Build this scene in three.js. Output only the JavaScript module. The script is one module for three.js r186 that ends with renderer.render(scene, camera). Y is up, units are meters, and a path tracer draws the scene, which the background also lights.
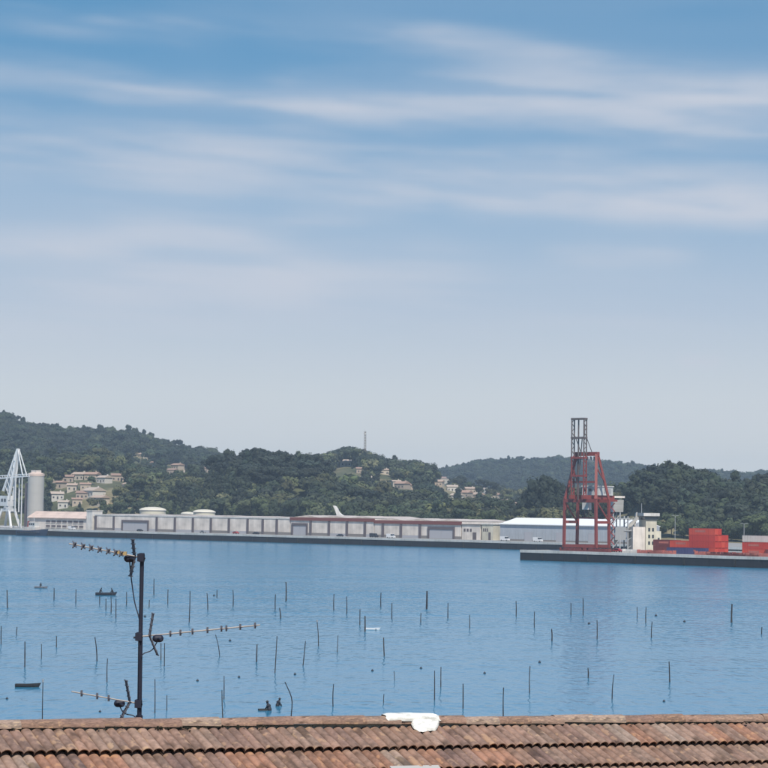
import * as THREE from 'three';
import { mergeGeometries } from 'three/addons/utils/BufferGeometryUtils.js';
import { MarchingCubes } from 'three/addons/objects/MarchingCubes.js';

// ---------------------------------------------------------------- camera, sky, sun, exposure
const scene = new THREE.Scene();
const CAM_H = 21, F = 2093, HORIZON = 508;
const camera = new THREE.PerspectiveCamera(THREE.MathUtils.radToDeg(2 * Math.atan(384 / F)), 1, 0.5, 9000);
camera.position.set(0, CAM_H, 0);
camera.rotation.order = 'YXZ';
camera.rotation.set(Math.atan((HORIZON - 384) / F), 0, THREE.MathUtils.degToRad(0.8));
camera.updateMatrixWorld(true);

const renderer = new THREE.WebGLRenderer();
renderer.toneMapping = THREE.LinearToneMapping;
renderer.toneMappingExposure = 1.2;
renderer.shadowMap.enabled = true;

const SUN_AZ = 165, SUN_EL = 54;                                   // degrees, azimuth clockwise from the view direction
const sunDir = new THREE.Vector3(Math.sin(SUN_AZ * Math.PI / 180) * Math.cos(SUN_EL * Math.PI / 180), Math.sin(SUN_EL * Math.PI / 180), -Math.cos(SUN_AZ * Math.PI / 180) * Math.cos(SUN_EL * Math.PI / 180));
const sun = new THREE.DirectionalLight(new THREE.Color(1.0, 0.93, 0.82), 4.1);
sun.position.copy(sunDir).multiplyScalar(2000).add(new THREE.Vector3(0, 0, -900));
sun.target.position.set(0, 0, -900);
sun.castShadow = true;
Object.assign(sun.shadow.camera, { left: -1500, right: 1500, top: 1500, bottom: -1500, near: 1, far: 6000 });
sun.shadow.mapSize.set(4096, 4096);
scene.add(sun, sun.target);

// ---------------------------------------------------------------- small maths
function rng(seed) { let a = seed >>> 0; return () => { a = (a + 0x6D2B79F5) | 0; let t = Math.imul(a ^ (a >>> 15), 1 | a); t = (t + Math.imul(t ^ (t >>> 7), 61 | t)) ^ t; return ((t ^ (t >>> 14)) >>> 0) / 4294967296; }; }
const lerp = (a, b, t) => a + (b - a) * t, clamp = (x, a = 0, b = 1) => Math.min(b, Math.max(a, x)), smooth = (a, b, x) => { const t = clamp((x - a) / (b - a)); return t * t * (3 - 2 * t); };
function hash2(ix, iy, s) { let h = Math.imul(ix, 374761393) ^ Math.imul(iy, 668265263) ^ Math.imul(s, 1442695041); h = Math.imul(h ^ (h >>> 13), 1274126177); return ((h ^ (h >>> 16)) >>> 0) / 4294967296; }
function vnoise(x, y, s = 1, px = 0, py = 0) {                       // value noise, periodic when px, py are given
  const ix = Math.floor(x), iy = Math.floor(y), fx = x - ix, fy = y - iy, u = fx * fx * (3 - 2 * fx), v = fy * fy * (3 - 2 * fy);
  const wx = (i) => px ? ((i % px) + px) % px : i, wy = (i) => py ? ((i % py) + py) % py : i;
  return lerp(lerp(hash2(wx(ix), wy(iy), s), hash2(wx(ix + 1), wy(iy), s), u), lerp(hash2(wx(ix), wy(iy + 1), s), hash2(wx(ix + 1), wy(iy + 1), s), u), v);
}
function fbm(x, y, s = 1, o = 4, px = 0, py = 0) { let a = 0.5, t = 0, n = 0; for (let i = 0; i < o; i++) { t += a * vnoise(x, y, s + i, px, py); n += a; x *= 2; y *= 2; px *= 2; py *= 2; a *= 0.5; } return t / n; }
function curve(pts, x) { if (x <= pts[0][0]) return pts[0][1]; for (let i = 1; i < pts.length; i++) if (x <= pts[i][0]) { const [a, b] = pts[i - 1], [c, d] = pts[i]; return lerp(b, d, (x - a) / (c - a)); } return pts[pts.length - 1][1]; }
const lin = (c) => (c /= 255) <= 0.04045 ? c / 12.92 : Math.pow((c + 0.055) / 1.055, 2.4);
const V = (x, y, z) => new THREE.Vector3(x, y, z);
// A point of the world seen in a direction of the view, at a forward distance; and where such a line of sight meets a level
function ray(px, py) { return V((px - 384) / F, (384 - py) / F, -1).applyQuaternion(camera.quaternion); }
function at(px, py, d) { const r = ray(px, py); return r.multiplyScalar(d / -r.z).add(camera.position); }
function ground(px, py, y = 0) { const r = ray(px, py); return r.multiplyScalar((y - CAM_H) / r.y).add(camera.position); }
const invQ = camera.quaternion.clone().invert();
function project(p) { const c = p.clone().sub(camera.position).applyQuaternion(invQ); return [384 + F * c.x / -c.z, 384 - F * c.y / -c.z]; }
function heightAt(p, py) { const a = project(V(p.x, 0, p.z))[1], b = project(V(p.x, 10, p.z))[1]; return 10 * (py - a) / (b - a); }

// ---------------------------------------------------------------- sky (air and cirrus)
{
  const W = 4096, H = 2048, data = new Float32Array(W * H * 4);
  // air colour over elevation in degrees
  const stops = [[0, 212, 212, 208], [1.2, 209, 211, 209], [3, 196, 202, 206], [5.5, 169, 184, 201], [8.4, 137, 167, 195], [11, 103, 148, 185], [13.5, 80, 136, 178], [16, 75, 132, 177], [22, 71, 129, 178], [35, 64, 120, 178], [60, 55, 108, 171], [90, 51, 102, 166]].map(([e, r, g, b]) => [e, lin(r), lin(g), lin(b)]);
  const air = (el) => { for (let i = 1; i < stops.length; i++) if (el <= stops[i][0]) { const t = (el - stops[i - 1][0]) / (stops[i][0] - stops[i - 1][0]); return [1, 2, 3].map((k) => lerp(stops[i - 1][k], stops[i][k], t)); } return stops[stops.length - 1].slice(1); };
  // long cirrus streaks: azimuth 0, elevation 0, azimuth 1, elevation 1, half width, strength (degrees)
  const D = 180 / Math.PI / F, cz = (x) => (x - 384) * D, ce = (x, y) => (HORIZON - y + 0.014 * (x - 384)) * D;
  const S = (x0, y0, x1, y1, w, a) => [cz(x0), ce(x0, y0), cz(x1), ce(x1, y1), w * 1.25 * D, a];
  const streaks = [S(120, 101, 330, 104, 9, 0.62), S(300, 104, 560, 98, 17, 0.55), S(520, 104, 800, 122, 20, 0.6), S(640, 120, 900, 118, 16, 0.5), S(-60, 82, 120, 90, 14, 0.22), S(-160, 150, 260, 158, 24, 0.42), S(120, 178, 420, 172, 26, 0.3), S(380, 165, 620, 172, 11, 0.45), S(420, 186, 800, 200, 18, 0.55), S(290, 212, 410, 210, 9, 0.5), S(460, 196, 800, 220, 11, 0.55), S(620, 218, 960, 222, 12, 0.5), S(120, 232, 270, 232, 11, 0.36), S(-80, 246, 110, 256, 14, 0.4), S(60, 280, 300, 272, 26, 0.4), S(260, 275, 460, 278, 18, 0.38), S(180, 12, 420, 40, 14, 0.22), S(380, 36, 640, 72, 11, 0.3), S(0, 26, 200, 30, 16, 0.2), S(560, 256, 680, 262, 9, 0.26), S(680, 366, 718, 366, 6, 0.3), S(-200, 330, 300, 320, 30, 0.16), S(300, 330, 700, 320, 30, 0.1)];
  const r = rng(77);                                                // the same kind of streaks all round the sky
  for (let k = 0; k < 110; k++) { const z = -180 + 360 * r(), e = 3.5 + 26 * Math.pow(r(), 0.7), l = 4 + 11 * r(), sl = (r() - 0.5) * 0.8; if (Math.abs(z) < 11 + l && e < 16) continue; streaks.push([z - l / 2, e - sl / 2, z + l / 2, e + sl / 2, 0.25 + 0.55 * r(), 0.25 + 0.35 * r()]); }
  for (let row = 0; row < H; row++) {
    const el = ((row + 0.5) / H - 0.5) * 180;
    const base = air(Math.max(0, el)), near = el > 0 ? streaks.filter((s) => Math.abs((s[1] + s[3]) / 2 - el) < 5 * s[4] + 1.5) : [];
    for (let col = 0; col < W; col++) {
      const o = (row * W + col) * 4; let c = 0, az = ((col + 0.5) / W - 0.25) * 360; if (az > 180) az -= 360;
      if (near.length) {
        const wob = (fbm(az * 0.35 + 50, el * 0.9 + 9, 3, 3) - 0.5) * 0.9, fib = fbm(az * 0.26 + el * 0.5 + 40, el * 2.6 + az * 0.11 + 20, 9, 4), fine = fbm(az * 0.9 + 80, el * 9 + az * 0.5, 21, 3);
        for (const [x0, y0, x1, y1, w, a] of near) {
          const lx = x1 - x0, t = (az - x0) / lx; if (t < -0.35 || t > 1.35) continue;
          const q = (el - lerp(y0, y1, t) - wob * 0.55) / w, along = smooth(-0.3, 0.22, t) * (1 - smooth(0.78, 1.3, t));
          c += a * along * Math.exp(-q * q * (q < 0 ? 1.1 : 0.75)) * (0.35 + 1.15 * smooth(0.25, 0.75, fib)) * (0.8 + 0.4 * fine);
        }
        c = 1 - Math.exp(-c * 1.3);
      }
      const veil = el > 0 && el < 50 ? 0.15 * smooth(0.4, 0.8, fbm(az * 0.09 + 11, el * 0.5 + 3, 31, 3)) * (1 - smooth(25, 50, el)) : 0;
      c = clamp(Math.max(c, veil + c * (1 - veil)), 0, 0.92);
      data[o] = lerp(base[0], 0.52, c); data[o + 1] = lerp(base[1], 0.545, c); data[o + 2] = lerp(base[2], 0.61, c); data[o + 3] = 1;
    }
  }
  const sky = new THREE.DataTexture(data, W, H, THREE.RGBAFormat, THREE.FloatType);
  sky.mapping = THREE.EquirectangularReflectionMapping; sky.magFilter = THREE.LinearFilter; sky.needsUpdate = true;
  scene.background = sky; scene.environment = sky;
}
scene.fog = new THREE.FogExp2(new THREE.Color(0.66, 0.84, 1.0), 0.00012);

// ---------------------------------------------------------------- naming
const taken = new Map();
function numbered(name) { const n = taken.get(name) ?? 0; taken.set(name, n + 1); return n ? `${name}_${String(n).padStart(3, '0')}` : name; }
function tag(o, label, category, group) { o.userData.label = label; o.userData.category = category; if (group) o.userData.group = group; return o; }
function thing(name, label, category, pos, turn = 0, group) { const g = new THREE.Group(); g.name = numbered(name); if (pos) g.position.copy(pos); g.rotation.y = turn; scene.add(g); return tag(g, label, category, group); }
function mesh(name, geo, mat, parent) { const m = new THREE.Mesh(Array.isArray(geo) ? merge(geo) : geo, mat); m.name = parent ? name : numbered(name); m.castShadow = m.receiveShadow = true; (parent ?? scene).add(m); return m; }
function structure(name, geo, mat, label) { const m = mesh(name, geo, mat); m.userData.kind = 'structure'; if (label) m.userData.label = label; return m; }
const ORD = (n) => n + (n % 100 > 10 && n % 100 < 14 ? 'th' : ['th', 'st', 'nd', 'rd'][n % 10] ?? 'th');

// ---------------------------------------------------------------- geometry helpers
function clean(g) { g = g.index ? g.toNonIndexed() : g; for (const k of Object.keys(g.attributes)) if (!['position', 'normal', 'uv'].includes(k)) g.deleteAttribute(k); if (!g.attributes.normal) g.computeVertexNormals(); if (!g.attributes.uv) g.setAttribute('uv', new THREE.BufferAttribute(new Float32Array(g.attributes.position.count * 2), 2)); return g; }
function merge(list) { return list.length === 1 ? clean(list[0]) : mergeGeometries(list.map(clean)); }
function box(x0, x1, y0, y1, z0, z1) { const g = new THREE.BoxGeometry(Math.abs(x1 - x0), Math.abs(y1 - y0), Math.abs(z1 - z0)); uvMetres(g, Math.abs(x1 - x0), Math.abs(y1 - y0), Math.abs(z1 - z0)); return g.translate((x0 + x1) / 2, (y0 + y1) / 2, (z0 + z1) / 2); }
function uvMetres(g, w, h, d) { const p = g.attributes.position, n = g.attributes.normal, uv = g.attributes.uv; for (let i = 0; i < p.count; i++) { const ax = Math.abs(n.getX(i)), ay = Math.abs(n.getY(i)); if (ax > 0.5) uv.setXY(i, p.getZ(i) + d, p.getY(i) + h); else if (ay > 0.5) uv.setXY(i, p.getX(i) + w, p.getZ(i) + d); else uv.setXY(i, p.getX(i) + w, p.getY(i) + h); } }
function rod(a, b, r, r2 = r, n = 6) { const d = b.clone().sub(a), g = new THREE.CylinderGeometry(r2, r, d.length(), n, 1); g.applyQuaternion(new THREE.Quaternion().setFromUnitVectors(V(0, 1, 0), d.clone().normalize())); return g.translate((a.x + b.x) / 2, (a.y + b.y) / 2, (a.z + b.z) / 2); }
function beam(a, b, w, h) { const d = b.clone().sub(a), L = d.length(), g = new THREE.BoxGeometry(w, h, L), up = Math.abs(d.y) / L > 0.99 ? V(1, 0, 0) : V(0, 1, 0); const m = new THREE.Matrix4().lookAt(V(0, 0, 0), d, up); g.applyMatrix4(m); return g.translate((a.x + b.x) / 2, (a.y + b.y) / 2, (a.z + b.z) / 2); }
function prism(pts, x0, x1) { const s = new THREE.Shape(pts.map(([z, y]) => new THREE.Vector2(z, y))), g = new THREE.ExtrudeGeometry(s, { depth: x1 - x0, bevelEnabled: false }); g.rotateY(Math.PI / 2); g.scale(1, 1, -1); const idx = clean(g); const p = idx.attributes.position; for (let i = 0; i < p.count; i += 3) { for (const k of ['position', 'normal', 'uv']) { const at_ = idx.attributes[k], n = at_.itemSize; for (let j = 0; j < n; j++) { const t = at_.array[(i + 1) * n + j]; at_.array[(i + 1) * n + j] = at_.array[(i + 2) * n + j]; at_.array[(i + 2) * n + j] = t; } } } idx.translate(x0, 0, 0); idx.deleteAttribute('normal'); idx.computeVertexNormals(); return idx; }   // section in (z, y), run along x
function grid(nu, nv, f, closed = false) { const pos = [], uv = [], idx = []; for (let j = 0; j <= nv; j++) for (let i = 0; i <= nu; i++) { const p = f(i / nu, j / nv); pos.push(p.x, p.y, p.z); uv.push(i / nu, j / nv); } for (let j = 0; j < nv; j++) for (let i = 0; i < nu; i++) { const a = j * (nu + 1) + i; idx.push(a, a + 1, a + nu + 2, a, a + nu + 2, a + nu + 1); } const g = new THREE.BufferGeometry(); g.setAttribute('position', new THREE.Float32BufferAttribute(pos, 3)); g.setAttribute('uv', new THREE.Float32BufferAttribute(uv, 2)); g.setIndex(idx); g.computeVertexNormals(); return g; }

// ---------------------------------------------------------------- textures and materials
function tex(w, h, f, srgb = true) { const d = new Uint8Array(w * h * 4); for (let y = 0; y < h; y++) for (let x = 0; x < w; x++) { const c = f(x / w, y / h), o = (y * w + x) * 4; for (let k = 0; k < 3; k++) d[o + k] = clamp(c[k]) * 255; d[o + 3] = 255; } const t = new THREE.DataTexture(d, w, h); t.wrapS = t.wrapT = THREE.RepeatWrapping; t.magFilter = THREE.LinearFilter; t.minFilter = THREE.LinearMipmapLinearFilter; if (srgb) t.colorSpace = THREE.SRGBColorSpace; t.needsUpdate = true; return t; }
const grime = tex(256, 256, (u, v) => { const n = fbm(u * 6, v * 6, 5, 5, 6, 6), s = fbm(u * 40, v * 3, 15, 3, 40, 3), k = 0.9 + 0.2 * (n - 0.5) + 0.13 * (s - 0.5); return [k, k * 0.995, k * 0.985]; });
grime.repeat.set(1 / 22, 1 / 22);
const speck = tex(256, 256, (u, v) => { const n = fbm(u * 8, v * 8, 45, 5, 8, 8), s = vnoise(u * 90, v * 90, 61, 90, 90), k = 0.72 + 0.42 * n + 0.12 * (s - 0.5); return [k, k, k * 0.98]; });
const std = (r, g, b, rough = 0.85, extra = {}) => { const m = new THREE.MeshStandardMaterial({ roughness: rough, ...extra }); m.color.setRGB(r, g, b); return m; };
const M = {
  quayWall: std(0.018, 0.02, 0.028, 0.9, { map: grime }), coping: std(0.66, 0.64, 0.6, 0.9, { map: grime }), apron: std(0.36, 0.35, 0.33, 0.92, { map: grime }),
  land: std(0.085, 0.1, 0.045, 1), white: std(0.78, 0.76, 0.73, 0.7, { map: grime }), panel: std(0.86, 0.79, 0.73, 0.85, { map: grime }), pilaster: std(0.12, 0.1, 0.11, 0.85), plinth: std(0.22, 0.2, 0.19, 0.9), redFascia: std(0.19, 0.06, 0.05, 0.8), pinkRoof: std(0.74, 0.58, 0.5, 0.85, { map: grime }), paleRoof: std(0.62, 0.55, 0.5, 0.85, { map: grime }),
  cream: std(0.72, 0.68, 0.56, 0.7, { map: grime }), doorGrey: std(0.4, 0.4, 0.43, 0.8), glass: std(0.03, 0.04, 0.05, 0.15), concrete: std(0.5, 0.49, 0.47, 0.9, { map: grime }), shedWall: std(0.5, 0.54, 0.6, 0.7, { map: grime }), shedRoof: std(0.82, 0.82, 0.8, 0.6),
  craneRed: std(0.25, 0.05, 0.04, 0.55), craneGrey: std(0.14, 0.11, 0.1, 0.6), house: std(0.74, 0.76, 0.75, 0.6, { map: grime }), craneWhite: std(0.82, 0.82, 0.82, 0.6, { map: grime }), dark: std(0.03, 0.032, 0.038, 0.8),
  hull: std(0.03, 0.04, 0.07, 0.5), hullRed: std(0.22, 0.04, 0.035, 0.6), steel: std(0.35, 0.36, 0.37, 0.6), tyre: std(0.02, 0.02, 0.02, 0.9), lorryBlue: std(0.05, 0.1, 0.25, 0.5), carGrey: std(0.25, 0.26, 0.28, 0.35), carRed: std(0.35, 0.03, 0.03, 0.35), carWhite: std(0.75, 0.75, 0.75, 0.35), carDark: std(0.03, 0.035, 0.05, 0.35),
};
const portal = (o) => { o.traverse((m) => { if (m.isMesh) m.castShadow = m.receiveShadow = true; }); return o; };

// ---------------------------------------------------------------- water
{
  const W = 2048, H = 2048, TX = 512, TZ = 1024, hgt = new Float32Array(W * H);
  // calm streaks lie along the shore: wave height is a little smaller in them
  const calm = (u, v) => {
    const z = -180 - v * TZ + 40 * 0, x = (u - 0.5) * TX, d = -z; let c = 0;
    const bands = [[560, 12, 0.9], [515, 7, 0.8], [445, 13, 1.0], [408, 6, 0.8], [690, 10, 0.45], [800, 14, 0.5], [300, 7, 0.45], [262, 5, 0.35], [232, 4, 0.35]];
    for (const [bd, bw, ba] of bands) { const q = (d - bd - 0.05 * x - 14 * (fbm(u * 8, v * 3, 71, 3, 8, 3) - 0.5)) / bw; c = Math.max(c, ba * Math.exp(-q * q) * smooth(0.25, 0.6, fbm(u * 6, bd * 0.13, 75, 2, 6, 0))); }
    return clamp(c + 0.55 * smooth(0.5, 0.78, fbm(u * 5, v * 40, 77, 4, 5, 40)));
  };
  const layers = [[90, 130, 0.08, 101], [230, 240, 0.14, 102], [470, 330, 0.17, 103], [900, 520, 0.13, 104], [30, 60, 0.05, 105]];
  const CW = 128, CH = 512, amp = new Float32Array(CW * CH), warp = new Float32Array(CW * CH);
  for (let j = 0; j < CH; j++) for (let i = 0; i < CW; i++) { const u = i / CW, v = j / CH; amp[j * CW + i] = lerp(0.4, 1.75, smooth(0.06, 0.4, v + 0.05 * (fbm(u * 6, v * 9, 83, 2, 6, 9) - 0.5)) * (1 - smooth(0.9, 1, v))) * (1 - 0.66 * calm(u, v)) * lerp(0.35, 1.6, fbm(u * 6, v * 30, 81, 4, 6, 30)); warp[j * CW + i] = 0.7 * vnoise(u * 20, v * 60, 9, 20, 60); }
  const bil = (t, u, v) => { const x = u * CW, y = v * CH, i = Math.floor(x), j = Math.floor(y), fx = x - i, fy = y - j, i1 = (i + 1) % CW, j1 = (j + 1) % CH; return lerp(lerp(t[j * CW + i], t[j * CW + i1], fx), lerp(t[j1 * CW + i], t[j1 * CW + i1], fx), fy); };
  for (let j = 0; j < H; j++) for (let i = 0; i < W; i++) {
    const u = i / W, v = j / H, w = bil(warp, u, v); let h = 0;
    for (const [fu, fv, a, s] of layers) h += a * (1 - Math.abs(2 * vnoise(u * fu + w, v * fv, s, fu, fv) - 1));
    hgt[j * W + i] = h * bil(amp, u, v);
  }
  const sx = TX / W, sz = TZ / H, d = new Uint8Array(W * H * 4), K = 0.9;
  for (let j = 0; j < H; j++) for (let i = 0; i < W; i++) {
    const l = hgt[j * W + (i + W - 1) % W], r = hgt[j * W + (i + 1) % W], a = hgt[((j + H - 1) % H) * W + i], b = hgt[((j + 1) % H) * W + i], n = V(-(r - l) / (2 * sx) * K, -(b - a) / (2 * sz) * K, 1).normalize(), o = (j * W + i) * 4;
    d[o] = 127.5 + 127.5 * n.x; d[o + 1] = 127.5 + 127.5 * n.y; d[o + 2] = 127.5 + 127.5 * n.z; d[o + 3] = 255;
  }
  const t = new THREE.DataTexture(d, W, H); t.wrapS = t.wrapT = THREE.RepeatWrapping; t.magFilter = THREE.LinearFilter; t.needsUpdate = true;
  const g = new THREE.PlaneGeometry(3600, 2400, 1, 1); g.rotateX(-Math.PI / 2); g.translate(0, 0, -1250);
  const p = g.attributes.position, uv = g.attributes.uv; for (let i = 0; i < p.count; i++) uv.setXY(i, p.getX(i) / TX + 0.5, (-180 - p.getZ(i)) / TZ);
  const m = new THREE.MeshPhysicalMaterial({ roughness: 0.16, ior: 1.33, normalMap: t }); m.color.setRGB(0.03, 0.185, 0.31);
  structure('water', g, m, 'blue rippled harbour water with paler calm streaks');
  structure('seabed', (() => { const s = new THREE.PlaneGeometry(3600, 2400); s.rotateX(-Math.PI / 2); return s.translate(0, -8, -1250); })(), std(0.1, 0.1, 0.08, 1));
}

// ---------------------------------------------------------------- quays
const QH = 4.2;
function line(x0, y0, x1, y1) { const a = ground(x0, y0), b = ground(x1, y1), u = b.clone().sub(a).setY(0); const L = u.length(); u.normalize(); return { a, u, n: V(-u.z, 0, u.x), L, turn: Math.atan2(-u.z, u.x) }; }
const A = line(50, 536, 515, 549.6), B = line(520, 560, 768, 568.4);
for (const l of [A, B]) if (l.n.z < 0) l.n.negate();
const onLine = (l, t, s, y = 0) => l.a.clone().addScaledVector(l.u, t).addScaledVector(l.n, -s).setY(y);
function tAt(l, px, s) { let t0 = -600, t1 = 900; for (let i = 0; i < 50; i++) { const m = (t0 + t1) / 2; if (project(onLine(l, m, s, 8))[0] < px) t0 = m; else t1 = m; } return (t0 + t1) / 2; }
function spot(l, px, s, y = QH) { return onLine(l, tAt(l, px, s), s, y); }
console.log('quay A turn', A.turn * 57.3, 'L', A.L, 'B turn', B.turn * 57.3, B.L, 'A', A.a.toArray(), 'B', B.a.toArray());
function quay(l, t0, t1, depth, y, name, label) {
  const g = thing(name, label, 'quay', onLine(l, t0, 0, 0), l.turn); const L = t1 - t0;
  mesh('deck', box(0, L, -3, y - 0.25, -depth, -0.4), M.apron, g);
  mesh('paving', box(0, L, y - 0.25, y, -depth, -1.6), M.apron, g);
  const n = Math.round(L / 24), w = L / n;
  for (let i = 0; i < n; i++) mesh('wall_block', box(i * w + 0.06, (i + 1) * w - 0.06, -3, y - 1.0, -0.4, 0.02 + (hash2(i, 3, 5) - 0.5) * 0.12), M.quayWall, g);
  for (let i = 0; i < n; i++) mesh('coping_block', box(i * w + 0.04, (i + 1) * w - 0.04, y - 1.0, y + 0.12, -1.6, 0.25), M.coping, g);
  for (let i = 0; i < n; i += 1) mesh('fender', box(i * w + w / 2 - 0.4, i * w + w / 2 + 0.4, 0.4, y - 1.2, 0.1, 0.5), M.tyre, g);
  return g;
}
const tEndA = tAt(A, 760, 0);
quay(A, -330, tEndA, 130, QH, 'quay', 'long dark quay wall with pale coping under the warehouses');
quay(B, 0, B.L + 90, 96, QH + 0.004, 'container_pier', 'dark walled pier with pale edge carrying the red gantry crane');

// ---------------------------------------------------------------- far terrain
const LAYERS = [
  { name: 'west', d: 2700, f: 800, b: 1000, p: [[-200, 405], [0, 426], [25, 436], [60, 442], [100, 444], [130, 445], [160, 453], [200, 461], [240, 473], [300, 489], [360, 507], [430, 515]] },
  { name: 'village', d: 1900, f: 520, b: 500, p: [[-200, 476], [0, 474], [60, 472], [110, 475], [160, 479], [210, 482], [260, 492], [330, 505], [400, 515]] },
  { name: 'pines', d: 1600, f: 240, b: 260, p: [[180, 515], [200, 500], [212, 482], [240, 478], [280, 477], [320, 482], [345, 494], [375, 508], [420, 515]] },
  { name: 'tower', d: 2150, f: 600, b: 600, p: [[240, 507], [290, 485], [320, 471], [345, 465], [362, 466], [380, 473], [410, 477], [440, 486], [470, 494], [520, 505], [570, 512]] },
  { name: 'far', d: 3700, f: 700, b: 700, p: [[380, 500], [430, 482], [455, 474], [480, 469], [520, 468], [570, 466], [610, 471], [660, 477], [710, 480], [768, 481], [950, 484]] },
  { name: 'grove', d: 1380, f: 230, b: 300, p: [[500, 525], [600, 517], [625, 511], [642, 499], [668, 496], [695, 499], [715, 507], [768, 509], [950, 508]] },
];
const startOf = (px) => { const t = tAt(A, px, 105); return -onLine(A, t, 105).z; };
const startTab = []; for (let px = -240; px <= 1000; px += 20) startTab.push([px, Math.max(930, startOf(px))]);
function terrainH(px, d) {
  const s = curve(startTab, px); if (d <= s) return QH - 0.5;
  let h = QH - 0.5; const ramp = smooth(s, s + 160, d);
  for (const l of LAYERS) { const top = at(px, curve(l.p, px), l.d).y, q = (d - l.d) / (d < l.d ? l.f : l.b); if (Math.abs(q) >= 1) continue; const k = Math.pow(Math.cos(q * Math.PI / 2), 1.25); h = Math.max(h, QH - 0.5 + (top - QH + 0.5) * k * ramp); }
  return h + ramp * 9 * (fbm(px * d * 0.00001 + 30, d * 0.009, 91, 4) - 0.5);
}
const posOf = (px, d) => { const p = at(px, 500, d); p.y = terrainH(px, d); return p; };
{
  const nx = 200, nd = 130, pxs = (i) => -220 + i * 6, ds = (px, v) => { const s = curve(startTab, px) - 30; return s + (5200 - s) * Math.pow(v, 1.8); };
  const g = grid(nx, nd, (u, v) => { const px = pxs(u * nx), p = posOf(px, ds(px, v)); if (v === 0) p.y = QH - 1; return p; });
  const p = g.attributes.position, uv = g.attributes.uv, col = new Float32Array(p.count * 3);
  for (let i = 0; i < p.count; i++) { uv.setXY(i, p.getX(i) / 40, p.getZ(i) / 40); const n = fbm(p.getX(i) * 0.012, p.getZ(i) * 0.012, 51, 4), dry = smooth(0.4, 0.58, n); col[i * 3] = lerp(0.09, 0.25, dry); col[i * 3 + 1] = lerp(0.1, 0.21, dry); col[i * 3 + 2] = lerp(0.045, 0.12, dry); }
  g.setAttribute('color', new THREE.BufferAttribute(col, 3));
  structure('terrain', g, std(1, 1, 1, 1, { vertexColors: true, map: speck }), 'wooded hills behind the port');
}
// where a line of sight meets the terrain
function hit(px, py) { let prev = 0; for (let d = 1150; d < 4200; d += 6) { const y = at(px, py, d).y, h = terrainH(px, d); if (h >= y) return d; } return null; }

// ---------------------------------------------------------------- foliage
function leafCloud(r, clumps, perClump, leaf, out) {
  const pos = [], nor = [];
  for (const [cx, cy, cz, cr, sq = 0.85] of clumps) for (let k = 0; k < perClump; k++) {
    const z = 2 * r() - 1, a = 2 * Math.PI * r(), q = Math.sqrt(1 - z * z), n = V(q * Math.cos(a), z, q * Math.sin(a)), rad = cr * (0.72 + 0.36 * r());
    const c = V(cx + n.x * rad, cy + n.y * rad * sq, cz + n.z * rad), dir = n.clone().add(V(r() - 0.5, r() - 0.5 + 0.25, r() - 0.5).multiplyScalar(1.1)).normalize();
    const t1 = V(r() - 0.5, r() - 0.5, r() - 0.5).cross(dir).normalize(), t2 = dir.clone().cross(t1), s = leaf * (0.6 + 0.8 * r());
    for (const [x, y] of [[-0.9, -0.5], [0.9, -0.45], [0.1, 0.95]]) { const v = c.clone().addScaledVector(t1, x * s).addScaledVector(t2, y * s); pos.push(v.x, v.y, v.z); nor.push(dir.x, dir.y, dir.z); }
  }
  out.pos.push(...pos); out.nor.push(...nor);
}
function toGeo(out) { const g = new THREE.BufferGeometry(); g.setAttribute('position', new THREE.Float32BufferAttribute(out.pos, 3)); g.setAttribute('normal', new THREE.Float32BufferAttribute(out.nor, 3)); g.setAttribute('uv', new THREE.Float32BufferAttribute(new Float32Array(out.pos.length / 3 * 2), 2)); return g; }
function core(cx, cy, cz, rad, sq, r) { const g = new THREE.IcosahedronGeometry(rad, 1), p = g.attributes.position; for (let i = 0; i < p.count; i++) { const k = 0.85 + 0.3 * hash2(Math.round(p.getX(i) * 40), Math.round(p.getY(i) * 40 + p.getZ(i) * 77), 5); p.setXYZ(i, p.getX(i) * k, p.getY(i) * k * sq, p.getZ(i) * k); } g.computeVertexNormals(); return g.translate(cx, cy, cz); }
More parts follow.
